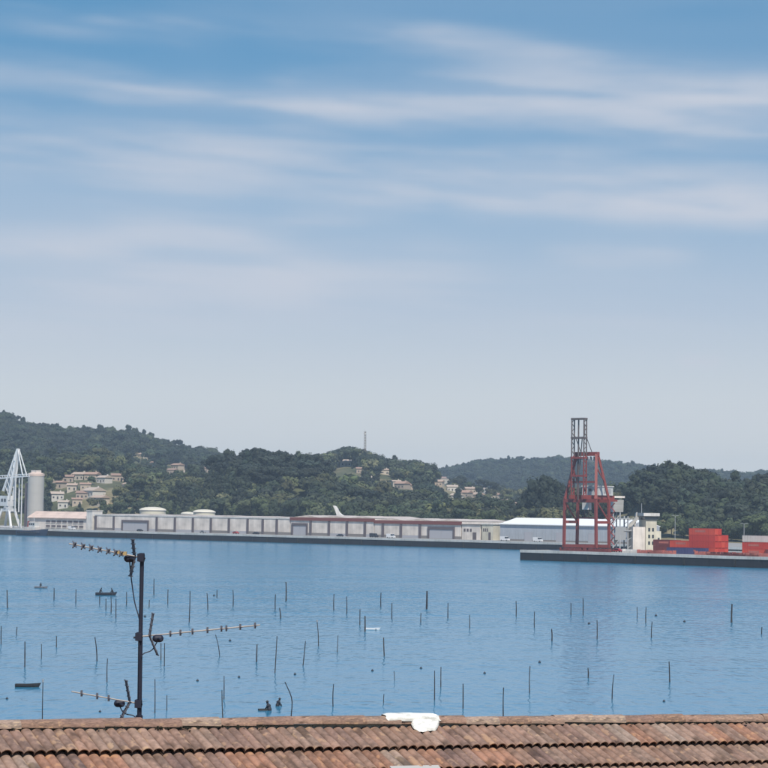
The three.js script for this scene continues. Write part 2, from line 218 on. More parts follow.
// crowns of unit height 1 (trunk base at 0); kinds: 0 broad, 1 tall loose, 2 umbrella pine, 3 cypress, 4 low rounded
function clumpsOf(kind, r) {
  const c = [];
  if (kind === 0) { for (let k = 0; k < 11; k++) { const a = 2.4 * k + r(), q = 0.13 + 0.17 * Math.sqrt(r()), y = 0.42 + 0.42 * r(); c.push([Math.cos(a) * q, y, Math.sin(a) * q, 0.13 + 0.08 * r()]); } c.push([0, 0.62, 0, 0.27], [0.03, 0.82, 0, 0.16]); }
  if (kind === 1) { for (let k = 0; k < 12; k++) { const y = 0.3 + 0.66 * (k / 12), a = 2.3 * k + r(), q = (0.06 + 0.13 * r()) * (1.15 - 0.6 * y); c.push([Math.cos(a) * q, y, Math.sin(a) * q, 0.09 + 0.06 * r(), 1.1]); } c.push([0, 0.6, 0, 0.13, 1.6]); }
  if (kind === 2) { for (let k = 0; k < 10; k++) { const a = 2.4 * k + r(), q = 0.08 + 0.24 * Math.sqrt(r()); c.push([Math.cos(a) * q, 0.76 + 0.16 * r() - q * 0.25, Math.sin(a) * q, 0.12 + 0.05 * r(), 0.6]); } c.push([0, 0.8, 0, 0.22, 0.6], [0.1, 0.55, 0.05, 0.12, 0.7], [-0.1, 0.5, 0, 0.12, 0.7]); }
  if (kind === 3) { for (let k = 0; k < 11; k++) { const y = 0.12 + 0.8 * (k / 10); c.push([(r() - 0.5) * 0.04, y, (r() - 0.5) * 0.04, 0.11 * Math.sin(Math.PI * (0.18 + 0.78 * (1 - y))) + 0.03, 1.2]); } }
  if (kind === 4) { for (let k = 0; k < 10; k++) { const a = 2.4 * k + r(), q = 0.3 * Math.sqrt(r()); c.push([Math.cos(a) * q, 0.35 + 0.42 * r() * (1 - q), Math.sin(a) * q, 0.17 + 0.1 * r()]); } c.push([0, 0.42, 0, 0.3]); }
  return c;
}
function crownGeo(kind, seed, per, leaf) { const r = rng(seed), c = clumpsOf(kind, r), out = { pos: [], nor: [] }; leafCloud(r, c, per, leaf, out); const cores = c.map(([x, y, z, q, s = 0.85]) => core(x, y, z, q * 0.72, s, r)); return merge([toGeo(out), ...cores]); }
function trunkGeo(kind, seed) {
  const r = rng(seed + 900), c = clumpsOf(kind, rng(seed)), list = [], top = kind === 3 ? 0.7 : 0.62, bend = V((r() - 0.5) * 0.06, 0, (r() - 0.5) * 0.06);
  let prev = V(0, -0.04, 0); for (let k = 1; k <= 4; k++) { const n = V(bend.x * k / 4 * k / 4, top * k / 4, bend.z * k / 4 * k / 4); list.push(rod(prev, n, 0.024 * (1.15 - k * 0.2), 0.024 * (0.95 - k * 0.2), 6)); prev = n; }
  if (kind !== 3) for (let k = 0; k < 6; k++) { const q = c[k], y = Math.min(q[1] - 0.08, 0.2 + 0.4 * r()); list.push(rod(V(bend.x * y, Math.max(0.15, y), bend.z * y), V(q[0], q[1], q[2]), 0.011, 0.004, 5)); }
  return merge(list);
}
const greens = [[0.036, 0.052, 0.026], [0.027, 0.041, 0.024], [0.062, 0.082, 0.034], [0.021, 0.032, 0.022], [0.082, 0.098, 0.045]].map(([r, g, b]) => std(r, g, b, 0.95, { side: THREE.DoubleSide, map: null }));
const bark = std(0.09, 0.065, 0.045, 0.95);
console.log('terrain done');

// ---------------------------------------------------------------- houses on the slopes
const houseSpots = [];
const wallMats = [std(0.46, 0.38, 0.3, 0.9), std(0.52, 0.46, 0.38, 0.9), std(0.4, 0.33, 0.27, 0.9), std(0.58, 0.55, 0.5, 0.9)], roofMats = [std(0.36, 0.24, 0.18, 0.9), std(0.42, 0.32, 0.25, 0.9), std(0.3, 0.2, 0.155, 0.9), std(0.45, 0.37, 0.3, 0.9)], shutter = std(0.05, 0.05, 0.06, 0.6);
const WN = ['ochre', 'cream', 'tan', 'white'], RN = ['terracotta', 'pale orange', 'brick red', 'faded pink'];
function house(px, py, wpx, hpx, seed, where, wi, ri) {
  const d = hit(px, py); if (!d) { console.log('no ground for house', px, py); return; }
  const p = posOf(px, d), r = rng(seed), s = d / F, W = Math.max(7.5, wpx * s * 0.86), Hh = Math.max(4.5, hpx * s * 0.62), D = Math.min(13, W * (0.7 + 0.25 * r())), turn = A.turn * 0.4 + (r() - 0.5) * 1.1, rise = Math.min(D * 0.24, 3.2);
  houseSpots.push([p.x, p.z, Math.max(W, D) * 0.62 + 4, px, wpx * 0.62 + 1.5, d, (p.y - CAM_H) / d, Hh / d]);
  p.y -= 0.6;
  const g = thing('hillside_house', `${WN[wi]} ${RN[ri]}-roofed house, ${where}`, 'house', p, turn, 'houses on the hillsides');
  mesh('wall', box(-W / 2, W / 2, -3, Hh, -D / 2, D / 2), wallMats[wi], g);
  const e = 0.6, rf = mesh('roof', [prism([[-D / 2 - e, Hh], [D / 2 + e, Hh], [D / 2 + e, Hh + 0.25], [0, Hh + rise], [-D / 2 - e, Hh + 0.25]], -W / 2 - e, W / 2 + e)], roofMats[ri], g);
  mesh('chimney', box(W * 0.22, W * 0.22 + 0.9, Hh + rise * 0.4, Hh + rise + 0.9, -0.5 - D * 0.1, 0.4 - D * 0.1), wallMats[wi], rf);
  const n = Math.max(2, Math.round(W / 3.6)), floors = Hh > 7.5 ? 2 : 1;
  for (let f = 0; f < floors; f++) for (let i = 0; i < n; i++) { const x = -W / 2 + (i + 0.5) * W / n, y = 1.0 + f * Hh / 2, door = f === 0 && i === Math.floor(n / 2); mesh(door ? 'door' : 'window', box(x - 0.6, x + 0.6, door ? 0.6 : y + 0.3, door ? 2.7 : y + 1.7, D / 2 - 0.05, D / 2 + 0.04), shutter, g); }
}
// px, py of base, width px, height px
const H1 = [[50, 489, 13, 9], [60, 489, 12, 8], [57, 500, 14, 9], [68, 482, 12, 7], [80, 480, 16, 8], [92, 480, 15, 8], [104, 483, 14, 8], [118, 481, 16, 9], [72, 491, 10, 7], [85, 490, 12, 8], [94, 497, 20, 9], [83, 499, 14, 7], [100, 506, 18, 12], [77, 507, 11, 7], [64, 508, 12, 8], [110, 456, 12, 6], [142, 458, 10, 6], [177, 469, 12, 6], [160, 478, 14, 6], [205, 472, 12, 6], [132, 471, 12, 6], [150, 467, 11, 6], [189, 477, 12, 6], [172, 474, 10, 5], [128, 490, 12, 7], [46, 470, 11, 6]];
H1.forEach(([x, y, w, h], i) => house(x, y, w, h, 300 + i, i < 15 ? `${ORD(i + 1)} house uphill from the silo` : `${ORD(i - 14)} lone house high in woods`, [1, 0, 3, 2][i % 4], (i * 3 + 1) % 4));
const H2 = [[438, 486, 12, 7], [447, 483, 14, 7], [452, 491, 12, 7], [462, 489, 13, 8], [470, 493, 12, 7], [478, 492, 12, 7], [487, 494, 12, 7], [465, 497, 14, 7], [478, 499, 13, 7], [494, 499, 12, 7], [457, 500, 12, 6], [512, 502, 12, 6], [520, 508, 12, 8], [505, 506, 10, 6]];
H2.forEach(([x, y, w, h], i) => house(x, y, w, h, 400 + i, `${ORD(i + 1)} in the hamlet above the grey shed`, [0, 1, 3, 2][i % 4], (i + 1) % 4));
const H3 = [[366, 483, 12, 7], [402, 489, 14, 7], [396, 486, 9, 5], [412, 490, 10, 6], [345, 466, 12, 5], [360, 473, 10, 5], [384, 474, 10, 5]];
H3.forEach(([x, y, w, h], i) => house(x, y, w, h, 500 + i, `${ORD(i + 1)} below the hilltop mast`, [3, 2, 1, 0][i % 4], (i + 3) % 4));

// ---------------------------------------------------------------- woods
const FIELDS = [[348, 470, 15, 5], [372, 470, 11, 6], [334, 477, 9, 4], [404, 488, 11, 4], [386, 477, 8, 4], [426, 478, 9, 4], [318, 468, 7, 4], [443, 482, 8, 5], [178, 469, 12, 4], [205, 474, 9, 4], [140, 462, 9, 3], [115, 474, 9, 4], [458, 497, 14, 6], [500, 503, 10, 4], [300, 492, 9, 4], [512, 510, 12, 4], [60, 500, 12, 5], [95, 488, 10, 4]].map(([x, y, w, h]) => { const d1 = hit(x, y - h / 2), d0 = hit(x, y + h / 2); return d0 && d1 ? [x, w, d0, Math.min(d1, d0 + 160), (terrainH(x, d0) - CAM_H) / d0] : null; }).filter(Boolean);
const clearings = [[348, 470, 26], [372, 470, 22], [335, 476, 16], [320, 466, 14], [458, 494, 30], [402, 488, 16], [130, 474, 14], [300, 506, 12], [440, 470, 16]].map(([x, y, w]) => { const d = hit(x, y); return d ? [...posOf(x, d).toArray(), w * d / F] : null; }).filter(Boolean);
{
  const kinds = [[0, 11, 26, 0.055, 0], [2, 12, 26, 0.05, 3], [1, 13, 24, 0.05, 1], [4, 14, 26, 0.07, 2], [0, 15, 26, 0.055, 4]], lists = kinds.map(() => []);
  const geos = kinds.map(([k, s, per, leaf]) => crownGeo(k, s, per, leaf)), r = rng(4242);
  for (let px = -70; px < 845; px += 3.4) {
    const s = curve(startTab, px); let horizon = -1;
    for (let d = s + 70; d < 4000; d += 7 + d * 0.0013) {
      const jx = px + (r() - 0.5) * 4, jd = d + (r() - 0.5) * 8, h = terrainH(jx, jd), p = at(jx, 500, jd); p.y = h;
      const hh = (8 + 11 * Math.pow(r(), 1.6)) * (jx > 600 && jd < 1700 ? 1.08 : 1) * (r() < 0.15 ? 1.22 : 1), el = (h + hh - CAM_H) / jd; if (el < horizon - 0.0006) continue; horizon = Math.max(horizon, (h + hh * 0.6 - CAM_H) / jd);
      if (houseSpots.some(([x, z, q, hx, hw, hd, he, hv]) => (Math.abs(x - p.x) < q && Math.abs(z - p.z) < q) || (Math.abs(jx - hx) < hw + 2 && jd < hd && el > he + hv * 0.55 && r() < 0.68))) continue;
      if (FIELDS.some(([x, w, d0, d1, e]) => Math.abs(jx - x) < w * (0.75 + 0.5 * vnoise(jd * 0.05, x)) && ((jd >= d0 && jd < d1) || (jd < d0 && el > e)) && r() < 0.93)) continue;
      if (clearings.some(([x, , z, q]) => Math.hypot(x - p.x, (z - p.z) * 0.5) < q * 0.8) && r() < 0.8) continue;
      const n = fbm(p.x * 0.006, p.z * 0.006, 17, 3), pine = jx > 205 && jx < 345 && jd < 1720 && jd > 1420, farWest = jd > 2100;
      if (!pine && !farWest && fbm(p.x * 0.02, p.z * 0.02, 19, 2) > 0.66) continue;
      let kind = n > 0.56 ? 0 : n > 0.47 ? 4 : n > 0.38 ? 3 : 2; if (r() < 0.3) kind = Math.floor(r() * 5); if (pine && py_(h, jd) < 492) kind = r() < 0.75 ? 1 : 2; if (jx > 625 && jd < 1700) kind = [2, 0, 1, 2][Math.floor(r() * 4)]; if (farWest) kind = [2, 1, 0][Math.floor(r() * 3)];
      lists[kind].push([p.x, h - 0.5, p.z, (kind === 3 ? 0.62 : 1) * hh * (pine ? 1.05 : 1), r() * 6.28, 0.85 + 0.35 * r(), r()]);
    }
  }
  function py_(h, d) { return HORIZON - (h - CAM_H) / d * F; }
  const names = ['broadleaf trees', 'dark pines', 'tall loose eucalypts', 'low scrubby trees', 'pale olive-green trees'], m4 = new THREE.Matrix4(), q = new THREE.Quaternion(), c = new THREE.Color();
  let total = 0;
  lists.forEach((l, k) => {
    const im = new THREE.InstancedMesh(geos[k], greens[kinds[k][4]], l.length); im.name = numbered('woodland'); im.castShadow = im.receiveShadow = true;
    l.forEach(([x, y, z, s, a, w, t], i) => { m4.compose(V(x, y, z), q.setFromAxisAngle(V(0, 1, 0), a), V(s * w, s, s * w)); im.setMatrixAt(i, m4); const b = 0.6 + 1.0 * t * t; im.setColorAt(i, c.setRGB(b * (0.9 + 0.3 * ((t * 7) % 1)), b, b * (0.85 + 0.25 * ((t * 13) % 1)))); });
    tag(im, `distant mass of ${names[k]} covering the hills`, 'woodland'); im.userData.kind = 'stuff'; scene.add(im); total += l.length;
  });
  console.log('woods', total, lists.map((l) => l.length).join(' '));
}
// single trees along the foot of the slope, behind the port buildings
{
  const protos = [0, 1, 2, 3, 4, 0].map((k, i) => ({ k, crown: crownGeo(k, 70 + i, 70, k === 4 ? 0.055 : 0.042), trunk: trunkGeo(k, 70 + i) })), r = rng(991);
  const KN = ['broad bushy tree', 'tall loose tree', 'flat-topped pine', 'dark narrow cypress', 'low rounded tree', 'wide leafy tree'];
  const rows = [];
  // px, py of the foot, top py, kind, green
  for (let px = 104; px < 500; px += 7.5 + 4 * r()) rows.push([px, 521, 499 + 8 * r() - (px > 200 && px < 350 ? 6 : 0) + (px > 380 ? 7 : 0), [0, 4, 0, 5, 4, 1][Math.floor(r() * 6)], [2, 0, 4, 2, 0][Math.floor(r() * 5)], 'behind the warehouses', 'concrete silo', 150]);
  for (let px = 130; px < 520; px += 9 + 5 * r()) rows.push([px, 521, 489 + 9 * r() - (px > 205 && px < 345 ? 9 : 0) + (px > 380 ? 6 : 0), [0, 1, 5, 0, 2][Math.floor(r() * 5)], [0, 1, 4, 2, 3][Math.floor(r() * 5)], 'in the second row behind the warehouses', 'concrete silo', 215]);
  for (let px = 46; px < 104; px += 9) rows.push([px, 520, 506 + 5 * r(), [0, 4, 3][Math.floor(r() * 3)], [1, 0][Math.floor(r() * 2)], 'behind the pink-roofed offices', 'concrete silo', 130]);
  rows.push([121, 508, 478, 3, 3, 'among the hillside houses', 'silo', 260], [125, 510, 486, 0, 3, 'among the hillside houses', 'silo', 240]);
  for (const [px, y] of [[533, 482], [539, 476], [546, 474], [553, 477], [560, 481], [543, 488], [556, 490]]) rows.push([px, 520, y, [1, 0, 5, 0][Math.floor(r() * 4)], 3, 'in the dark clump beside the red crane', 'grey shed', 190]);
  for (let px = 628; px < 775; px += 6.5 + 4 * r()) rows.push([px, 520, (px > 705 ? 486 : 477) + 11 * r(), [1, 0, 5, 1][Math.floor(r() * 4)], [3, 1, 1, 0][Math.floor(r() * 4)], 'in the grove beyond the containers', 'red crane', 210]);
  for (let px = 660; px < 775; px += 9 + 5 * r()) rows.push([px, 528, 510 + 8 * r(), [4, 0][Math.floor(r() * 2)], [0, 2][Math.floor(r() * 2)], 'in the low front edge of the grove', 'red crane', 150]);
  const count = {};
  for (const [px, , top, k, gr, where, from, back] of rows) {
    const t = tAt(A, px, back), d = -onLine(A, t, back).z, p = posOf(px, d); const h = Math.max(4, heightAt(p, top) - p.y); p.y -= 0.4;
    count[where] = (count[where] ?? 0) + 1;
    const g = thing('tree', `${KN[k]} ${where}, ${ORD(count[where])} from the ${from}`, 'tree', p, r() * 6.28, 'trees at the foot of the slope'); const w = h * (k === 1 ? 1.0 : 0.95 + 0.3 * r()) * (h > 20 ? 0.75 : 1);
    const tr = mesh('trunk', protos[k].trunk, bark, g), cr = mesh('crown', protos[k].crown, greens[gr], g); tr.scale.set(w, h, w); cr.scale.set(w, h, w);
  }
  console.log('single trees', rows.length);
}

// ---------------------------------------------------------------- port buildings on the long quay
const S = 24;                                                       // setback of the fronts from the quay edge
const tx = (px, s = S) => tAt(A, px, s);
const eave = (px, py, s = S) => heightAt(spot(A, px, s), py) - QH;
{ // offices with the pink roof
  const x0 = tx(29), L = tx(87) - x0, h = eave(62, 518.5), top = eave(62, 511.5), g = thing('office_building', 'low office block with pale pink pitched roof beside the silo', 'building', onLine(A, x0, S, QH), A.turn);
  mesh('wall', box(0, L, 0, h, -16, 0), M.panel, g);
  mesh('roof', prism([[-17, h], [1, h], [1, h + 0.4], [-7, top], [-9, top], [-17, h + 0.4]], -1, L + 1), M.pinkRoof, g);
  for (let f = 0; f < 2; f++) for (let i = 0; i < 7; i++) { const a = L * 0.3 + i * L * 0.095, w = mesh('window', box(a, a + L * 0.07, h * (0.16 + 0.44 * f), h * (0.36 + 0.44 * f), -0.02, 0.12), M.pilaster, g); mesh('sill', box(a - 0.2, a + L * 0.07 + 0.2, h * (0.16 + 0.44 * f) - 0.3, h * (0.16 + 0.44 * f), 0, 0.3), M.coping, w); }
  mesh('door', box(L * 0.1, L * 0.14, 0, 3, -0.02, 0.12), M.pilaster, g);
  const t0 = tx(87.6), t = thing('stair_tower', 'narrow white tower between the offices and the warehouses', 'tower', onLine(A, t0, S - 1, QH), A.turn), tl = tx(93) - t0, th = eave(90, 511);
  mesh('wall', box(0, tl, 0, th, -9, 0), M.white, t); mesh('cap', box(-0.3, tl + 0.3, th, th + 0.5, -9.3, 0.3), M.coping, t);
}
function warehouse(name, label, pxa, pxb, ya, yb, pil, doors, red) {
  const x0 = tx(pxa), L = tx(pxb) - x0, h = (eave(pxa, ya) + eave(pxb, yb)) / 2, D = 46, g = thing(name, label, 'warehouse', onLine(A, x0, S, QH), A.turn, 'warehouses along the quay'), X = (px) => tx(px) - x0;
  mesh('wall', box(0, L, 0, h, -D, -0.4), M.panel, g);
  const edges = [0, ...pil.map(X), L], pw = 1.7;
  for (let i = 0; i + 1 < edges.length; i++) { const a = edges[i] + (i ? pw / 2 : 0), b = edges[i + 1] - (i + 2 < edges.length ? pw / 2 : 0); if (b - a < 1) continue; mesh('wall_panel', box(a + 0.05, b - 0.05, 1.6, h - (red ? 1.7 : 0.5), -0.39, 0), M.panel, g); mesh('plinth', box(a + 0.05, b - 0.05, 0, 1.55, -0.39, 0.06), hash2(i, 7, 3) > 0.45 ? M.plinth : M.doorGrey, g); }
  for (const p of pil) mesh('pilaster', box(X(p) - pw / 2, X(p) + pw / 2, 0, h - (red ? 1.7 : 0.9), -0.4, 0.35), M.pilaster, g);
  for (const [a, b] of doors) {
    const p = X(a), q = X(b), dh = h * 0.56, f = mesh('door_frame', [box(p, p + 1.2, 0, dh, 0.07, 0.6), box(q - 1.2, q, 0, dh, 0.07, 0.6), box(p, q, dh, dh + 1.4, 0.07, 0.62)], M.pilaster, g);
    mesh('sliding_door', box(p + 1.25, (p + q) / 2 - 0.05, 0.1, dh - 0.05, 0.07, 0.3), M.doorGrey, f); mesh('sliding_door', box((p + q) / 2 + 0.05, q - 1.25, 0.1, dh - 0.05, 0.07, 0.3), M.doorGrey, f);
  }
  if (red) mesh('fascia', box(-0.3, L + 0.3, h - 1.65, h + 0.25, -0.38, 0.5), M.redFascia, g); else mesh('parapet', box(-0.2, L + 0.2, h - 0.45, h + 0.35, -0.6, 0.25), M.white, g);
  const n = red ? 3 : 5, w = L / n;                                   // low gables side by side, ridges running inland
  for (let i = 0; i < n; i++) { const s = new THREE.Shape(); s.moveTo(i * w + 0.3, h + 0.3); s.lineTo((i + 1) * w - 0.3, h + 0.3); s.lineTo((i + 0.5) * w, h + (red ? 1.5 : 0.8)); const e = new THREE.ExtrudeGeometry(s, { depth: D - 2, bevelEnabled: false }); e.translate(0, 0, -D); mesh('roof', e, red ? M.paleRoof : M.paleRoof, g); }
  return g;
}
warehouse('warehouse', 'long pale warehouse with dark pilasters between the offices and the red-edged sheds', 94, 290, 514.5, 518.5, [95.8, 113.8, 156.8, 175, 193, 211, 229, 247.7, 262.8, 276.9], [[122, 149], [282, 289]].slice(0, 1), false);
warehouse('warehouse', 'pale warehouse with dark red roof edge below the white fin', 290.6, 374, 516.5, 520, [310.7, 329, 347, 365], [[292, 308]], true);
warehouse('warehouse', 'pale warehouse with dark red roof edge ending at the small blocks', 374.6, 461, 519.5, 523, [383, 401, 420], [[428, 455]], true);
{
  const blk = (name, label, a, b, ya, mat, roofMat, D) => { const x0 = tx(a), L = tx(b) - x0, h = eave((a + b) / 2, ya), g = thing(name, label, 'building', onLine(A, x0, S, QH), A.turn); mesh('wall', box(0, L, 0, h, -D, 0), mat, g); mesh('roof', box(-0.4, L + 0.4, h, h + 0.5, -D - 0.4, 0.4), roofMat, g); mesh('door', box(L * 0.6, L * 0.8, 0, h * 0.5, -0.05, 0.1), M.pilaster, g); for (let i = 0; i < 3; i++) mesh('window', box(L * (0.1 + 0.17 * i), L * (0.2 + 0.17 * i), h * 0.55, h * 0.75, -0.05, 0.1), M.pilaster, g); return g; };
  blk('storehouse', 'low pinkish store at the end of the red-edged warehouses', 462, 480, 525, M.panel, M.plinth, 22);
  blk('gatehouse', 'small cream block with light roof next to the grey shed', 482, 493, 524.5, M.cream, M.white, 14);
}
// storage tanks
for (const [px, py, wpx, lab] of [[152.5, 508, 26, 'largest cream domed tank behind the long warehouse'], [188, 511.5, 14, 'small cream domed tank touching the twin tanks'], [204, 510, 22, 'cream domed tank farther from the silo behind the long warehouse'], [196, 512, 14, 'low cream domed tank squeezed between two others']]) {
  const s = S + 62 + (wpx < 20 ? 8 : 0), p = spot(A, px, s), sc = -p.z / F, R = wpx * sc / 2, h = heightAt(p, py + 2) - QH, dome = wpx * sc * 0.12;
  const g = thing('storage_tank', lab, 'tank', p, 0, 'cream storage tanks');
  mesh('shell', new THREE.CylinderGeometry(R, R, h, 32, 1).translate(0, h / 2, 0), M.cream, g);
  mesh('dome', new THREE.LatheGeometry([...Array(9)].map((_, i) => new THREE.Vector2(R * 1.03 * Math.cos(i / 8 * Math.PI / 2), dome * Math.sin(i / 8 * Math.PI / 2))), 32).translate(0, h, 0), M.cream, g);
  mesh('rim', new THREE.TorusGeometry(R * 1.03, 0.25, 6, 32).rotateX(Math.PI / 2).translate(0, h - 0.1, 0), M.white, g);
}
{ // silo
  const p = spot(A, 35, S + 40), sc = -p.z / F, R = 8.2 * sc, h = heightAt(p, 476) - QH, g = thing('silo', 'tall grey concrete silo with pinkish cap beside the white crane', 'silo', p, A.turn);
  mesh('shell', new THREE.CylinderGeometry(R, R, h, 40).translate(0, h / 2, 0), M.concrete, g);
  mesh('cap', [new THREE.CylinderGeometry(R * 1.04, R * 1.04, 1.6, 40).translate(0, h + 0.8, 0), new THREE.ConeGeometry(R * 1.02, 1.8, 40).translate(0, h + 2.5, 0)], M.pinkRoof, g);
  mesh('headhouse', box(-2.5, 2.5, h + 1.6, h + 4, -2.5, 2.5), M.panel, g);
  mesh('stair_shaft', box(-R - 3.6, -R + 0.5, 0, h * 0.86, -2, 2), M.pilaster, g);
  for (let i = 1; i < 6; i++) mesh('band', new THREE.TorusGeometry(R, 0.09, 6, 40).rotateX(Math.PI / 2).translate(0, h * i / 6, 0), M.concrete, g);
}
{ // white fin behind the red-edged warehouse
  const p = spot(A, 341, S + 52), sc = -p.z / F, base = heightAt(p, 519) - QH, s = new THREE.Shape(); const k = (x, y) => [(x - 341) * sc * 1.25, base + (519 - y) * sc];
  s.moveTo(...k(334.5, 506)); s.quadraticCurveTo(...k(337.2, 506), ...k(338.5, 510.5)); s.quadraticCurveTo(...k(340.5, 515.5), ...k(346, 516.8)); s.lineTo(...k(352, 517.8)); s.lineTo(...k(352, 540)); s.lineTo(...k(338, 540)); s.lineTo(...k(338, 517)); s.quadraticCurveTo(...k(336.8, 511), ...k(334.5, 506));
  const g = thing('roof_fin', 'white curved fin rising above the dark red roof edge', 'fin', p, A.turn * 0.4); mesh('blade', new THREE.ExtrudeGeometry(s, { depth: 1.6, bevelEnabled: true, bevelSize: 0.2, bevelThickness: 0.2, bevelSegments: 2 }).translate(0, 0, -0.8), M.white, g);
  mesh('footing', box(-4, 14, 0, base - 4, -3, 3), M.panel, g);
}
{ // grey shed with the white roof
  const s = 22, x0 = tAt(A, 500, s), L = tAt(A, 628, s) - x0, h = heightAt(spot(A, 520, s), 524.5) - QH, top = heightAt(spot(A, 520, s), 518) - QH, D = 30, g = thing('grey_shed', 'large blue-grey shed with bright white roof behind the red crane', 'shed', onLine(A, x0, s, QH), A.turn);
  mesh('wall', box(0, L, 0, h, -D, -0.25), M.shedWall, g);
  const n = Math.round(L / 6), w = L / n;
  for (let i = 0; i < n; i++) { const rib = []; for (let k = 0; k < 6; k++) rib.push(box(i * w + k * w / 6 + 0.05, i * w + k * w / 6 + w / 12, 0.9, h - 0.2, 0, 0.07)); mesh('cladding_panel', [box(i * w + 0.03, (i + 1) * w - 0.03, 0.9, h - 0.2, -0.24, 0), ...rib], M.shedWall, g); }
  mesh('plinth', box(0, L, 0, 0.88, -0.24, 0.1), M.plinth, g);
  const m = Math.round(L / 12), rw = L / m;
  for (let i = 0; i < m; i++) mesh('roof_sheet', prism([[-D * 0.5, top - 0.3], [0.8, h - 0.15], [0.8, h + 0.25], [-D * 0.5, top + 0.1]], i * rw + 0.02, (i + 1) * rw - 0.02), M.shedRoof, g);
  mesh('rear_roof', prism([[-D - 0.8, h - 0.15], [-D * 0.5 - 0.03, top - 0.3], [-D * 0.5 - 0.03, top + 0.1], [-D - 0.8, h + 0.25]], 0, L), M.shedRoof, g);
  mesh('gable', prism([[-D, h], [-0.3, h], [-D * 0.5, top - 0.35]], 0.1, L - 0.1), M.shedWall, g);
  for (let i = 0; i < 3; i++) mesh('roller_door', box(L * (0.2 + 0.25 * i), L * (0.2 + 0.25 * i) + 5, 0.05, 5, 0.1, 0.2), M.doorGrey, g);
}

// ---------------------------------------------------------------- vehicles
function vehicle(kind, mat, pos, turn, label) {
  const lorry = kind === 'lorry', g = thing(lorry ? 'lorry' : kind === 'van' ? 'delivery_van' : 'parked_car', label, lorry ? 'lorry' : kind === 'van' ? 'van' : 'car', pos, turn, 'vehicles on the quays');
  const wheel = new THREE.CylinderGeometry(lorry ? 0.5 : 0.33, lorry ? 0.5 : 0.33, 0.25, 14).rotateX(Math.PI / 2), wh = (x, z) => { const m = mesh('wheel', wheel, M.tyre, g); m.position.set(x, lorry ? 0.5 : 0.33, z); };
  const side = (pts, w) => { const s = new THREE.Shape(pts.map((p) => new THREE.Vector2(...p))); return new THREE.ExtrudeGeometry(s, { depth: w, bevelEnabled: true, bevelSize: 0.05, bevelThickness: 0.05, bevelSegments: 2 }).translate(0, 0, -w / 2); };
  if (kind === 'car') { mesh('body', side([[-2.1, 0.35], [2.1, 0.35], [2.15, 0.75], [1.2, 0.92], [0.5, 1.42], [-1.0, 1.45], [-1.7, 0.98], [-2.15, 0.9]], 1.62), mat, g); mesh('side_window', side([[0.95, 0.95], [0.42, 1.36], [-0.95, 1.38], [-1.5, 0.97]], 1.68), M.glass, g); for (const x of [-1.3, 1.3]) for (const z of [-0.76, 0.76]) wh(x, z); }
  else if (kind === 'van') { mesh('body', side([[-2.6, 0.4], [2.6, 0.4], [2.65, 1.1], [1.9, 1.35], [1.35, 2.3], [-2.6, 2.35]], 1.85), mat, g); mesh('windscreen', side([[1.92, 1.4], [1.42, 2.2], [0.6, 2.2], [0.6, 1.4]], 1.9), M.glass, g); for (const x of [-1.7, 1.7]) for (const z of [-0.86, 0.86]) wh(x, z); }
  else { mesh('trailer', side([[-8, 1.2], [3.8, 1.2], [3.8, 4], [-8, 4]], 2.4), mat, g); mesh('chassis', box(-8, 6.4, 0.75, 1.12, -0.9, 0.9), M.dark, g); mesh('cab', side([[4.2, 0.9], [6.5, 0.9], [6.5, 2.3], [6.2, 3.5], [4.2, 3.6]], 2.3), M.carWhite, g); for (const x of [-6.8, -5.5, -4.2, 2.8, 5.6]) for (const z of [-1.0, 1.0]) wh(x, z); }
  return g;
}
for (const [kind, mat, l, px, s, flip, label] of [['van', M.carWhite, A, 391, 9, 0, 'white van parked before the red-edged warehouse'], ['van', M.carWhite, A, 505, 12, 0, 'white van between the cream block and grey shed'], ['van', M.carWhite, A, 538, 10, 0, 'white van parked before the grey shed'], ['car', M.carDark, A, 140, 16, 0, 'dark car before the wide warehouse door'], ['car', M.carGrey, A, 203, 15, 1, 'grey car before the long warehouse'], ['car', M.carRed, A, 236, 15, 0, 'red car before the long warehouse'], ['car', M.carDark, A, 256, 16, 1, 'dark car near the middle of the long warehouse'], ['car', M.carDark, A, 340, 15, 1, 'dark car under the white fin'], ['van', M.carDark, A, 374, 14, 0, 'dark van where the red-edged warehouses meet'], ['van', M.carWhite, A, 72, 12, 0, 'white van before the pink-roofed offices'], ['car', M.carRed, B, 618, 12, 0, 'red car beside the gantry crane leg']]) vehicle(kind, mat, spot(l, px, s, QH + 0.004), l.turn + (flip ? Math.PI : 0), label);

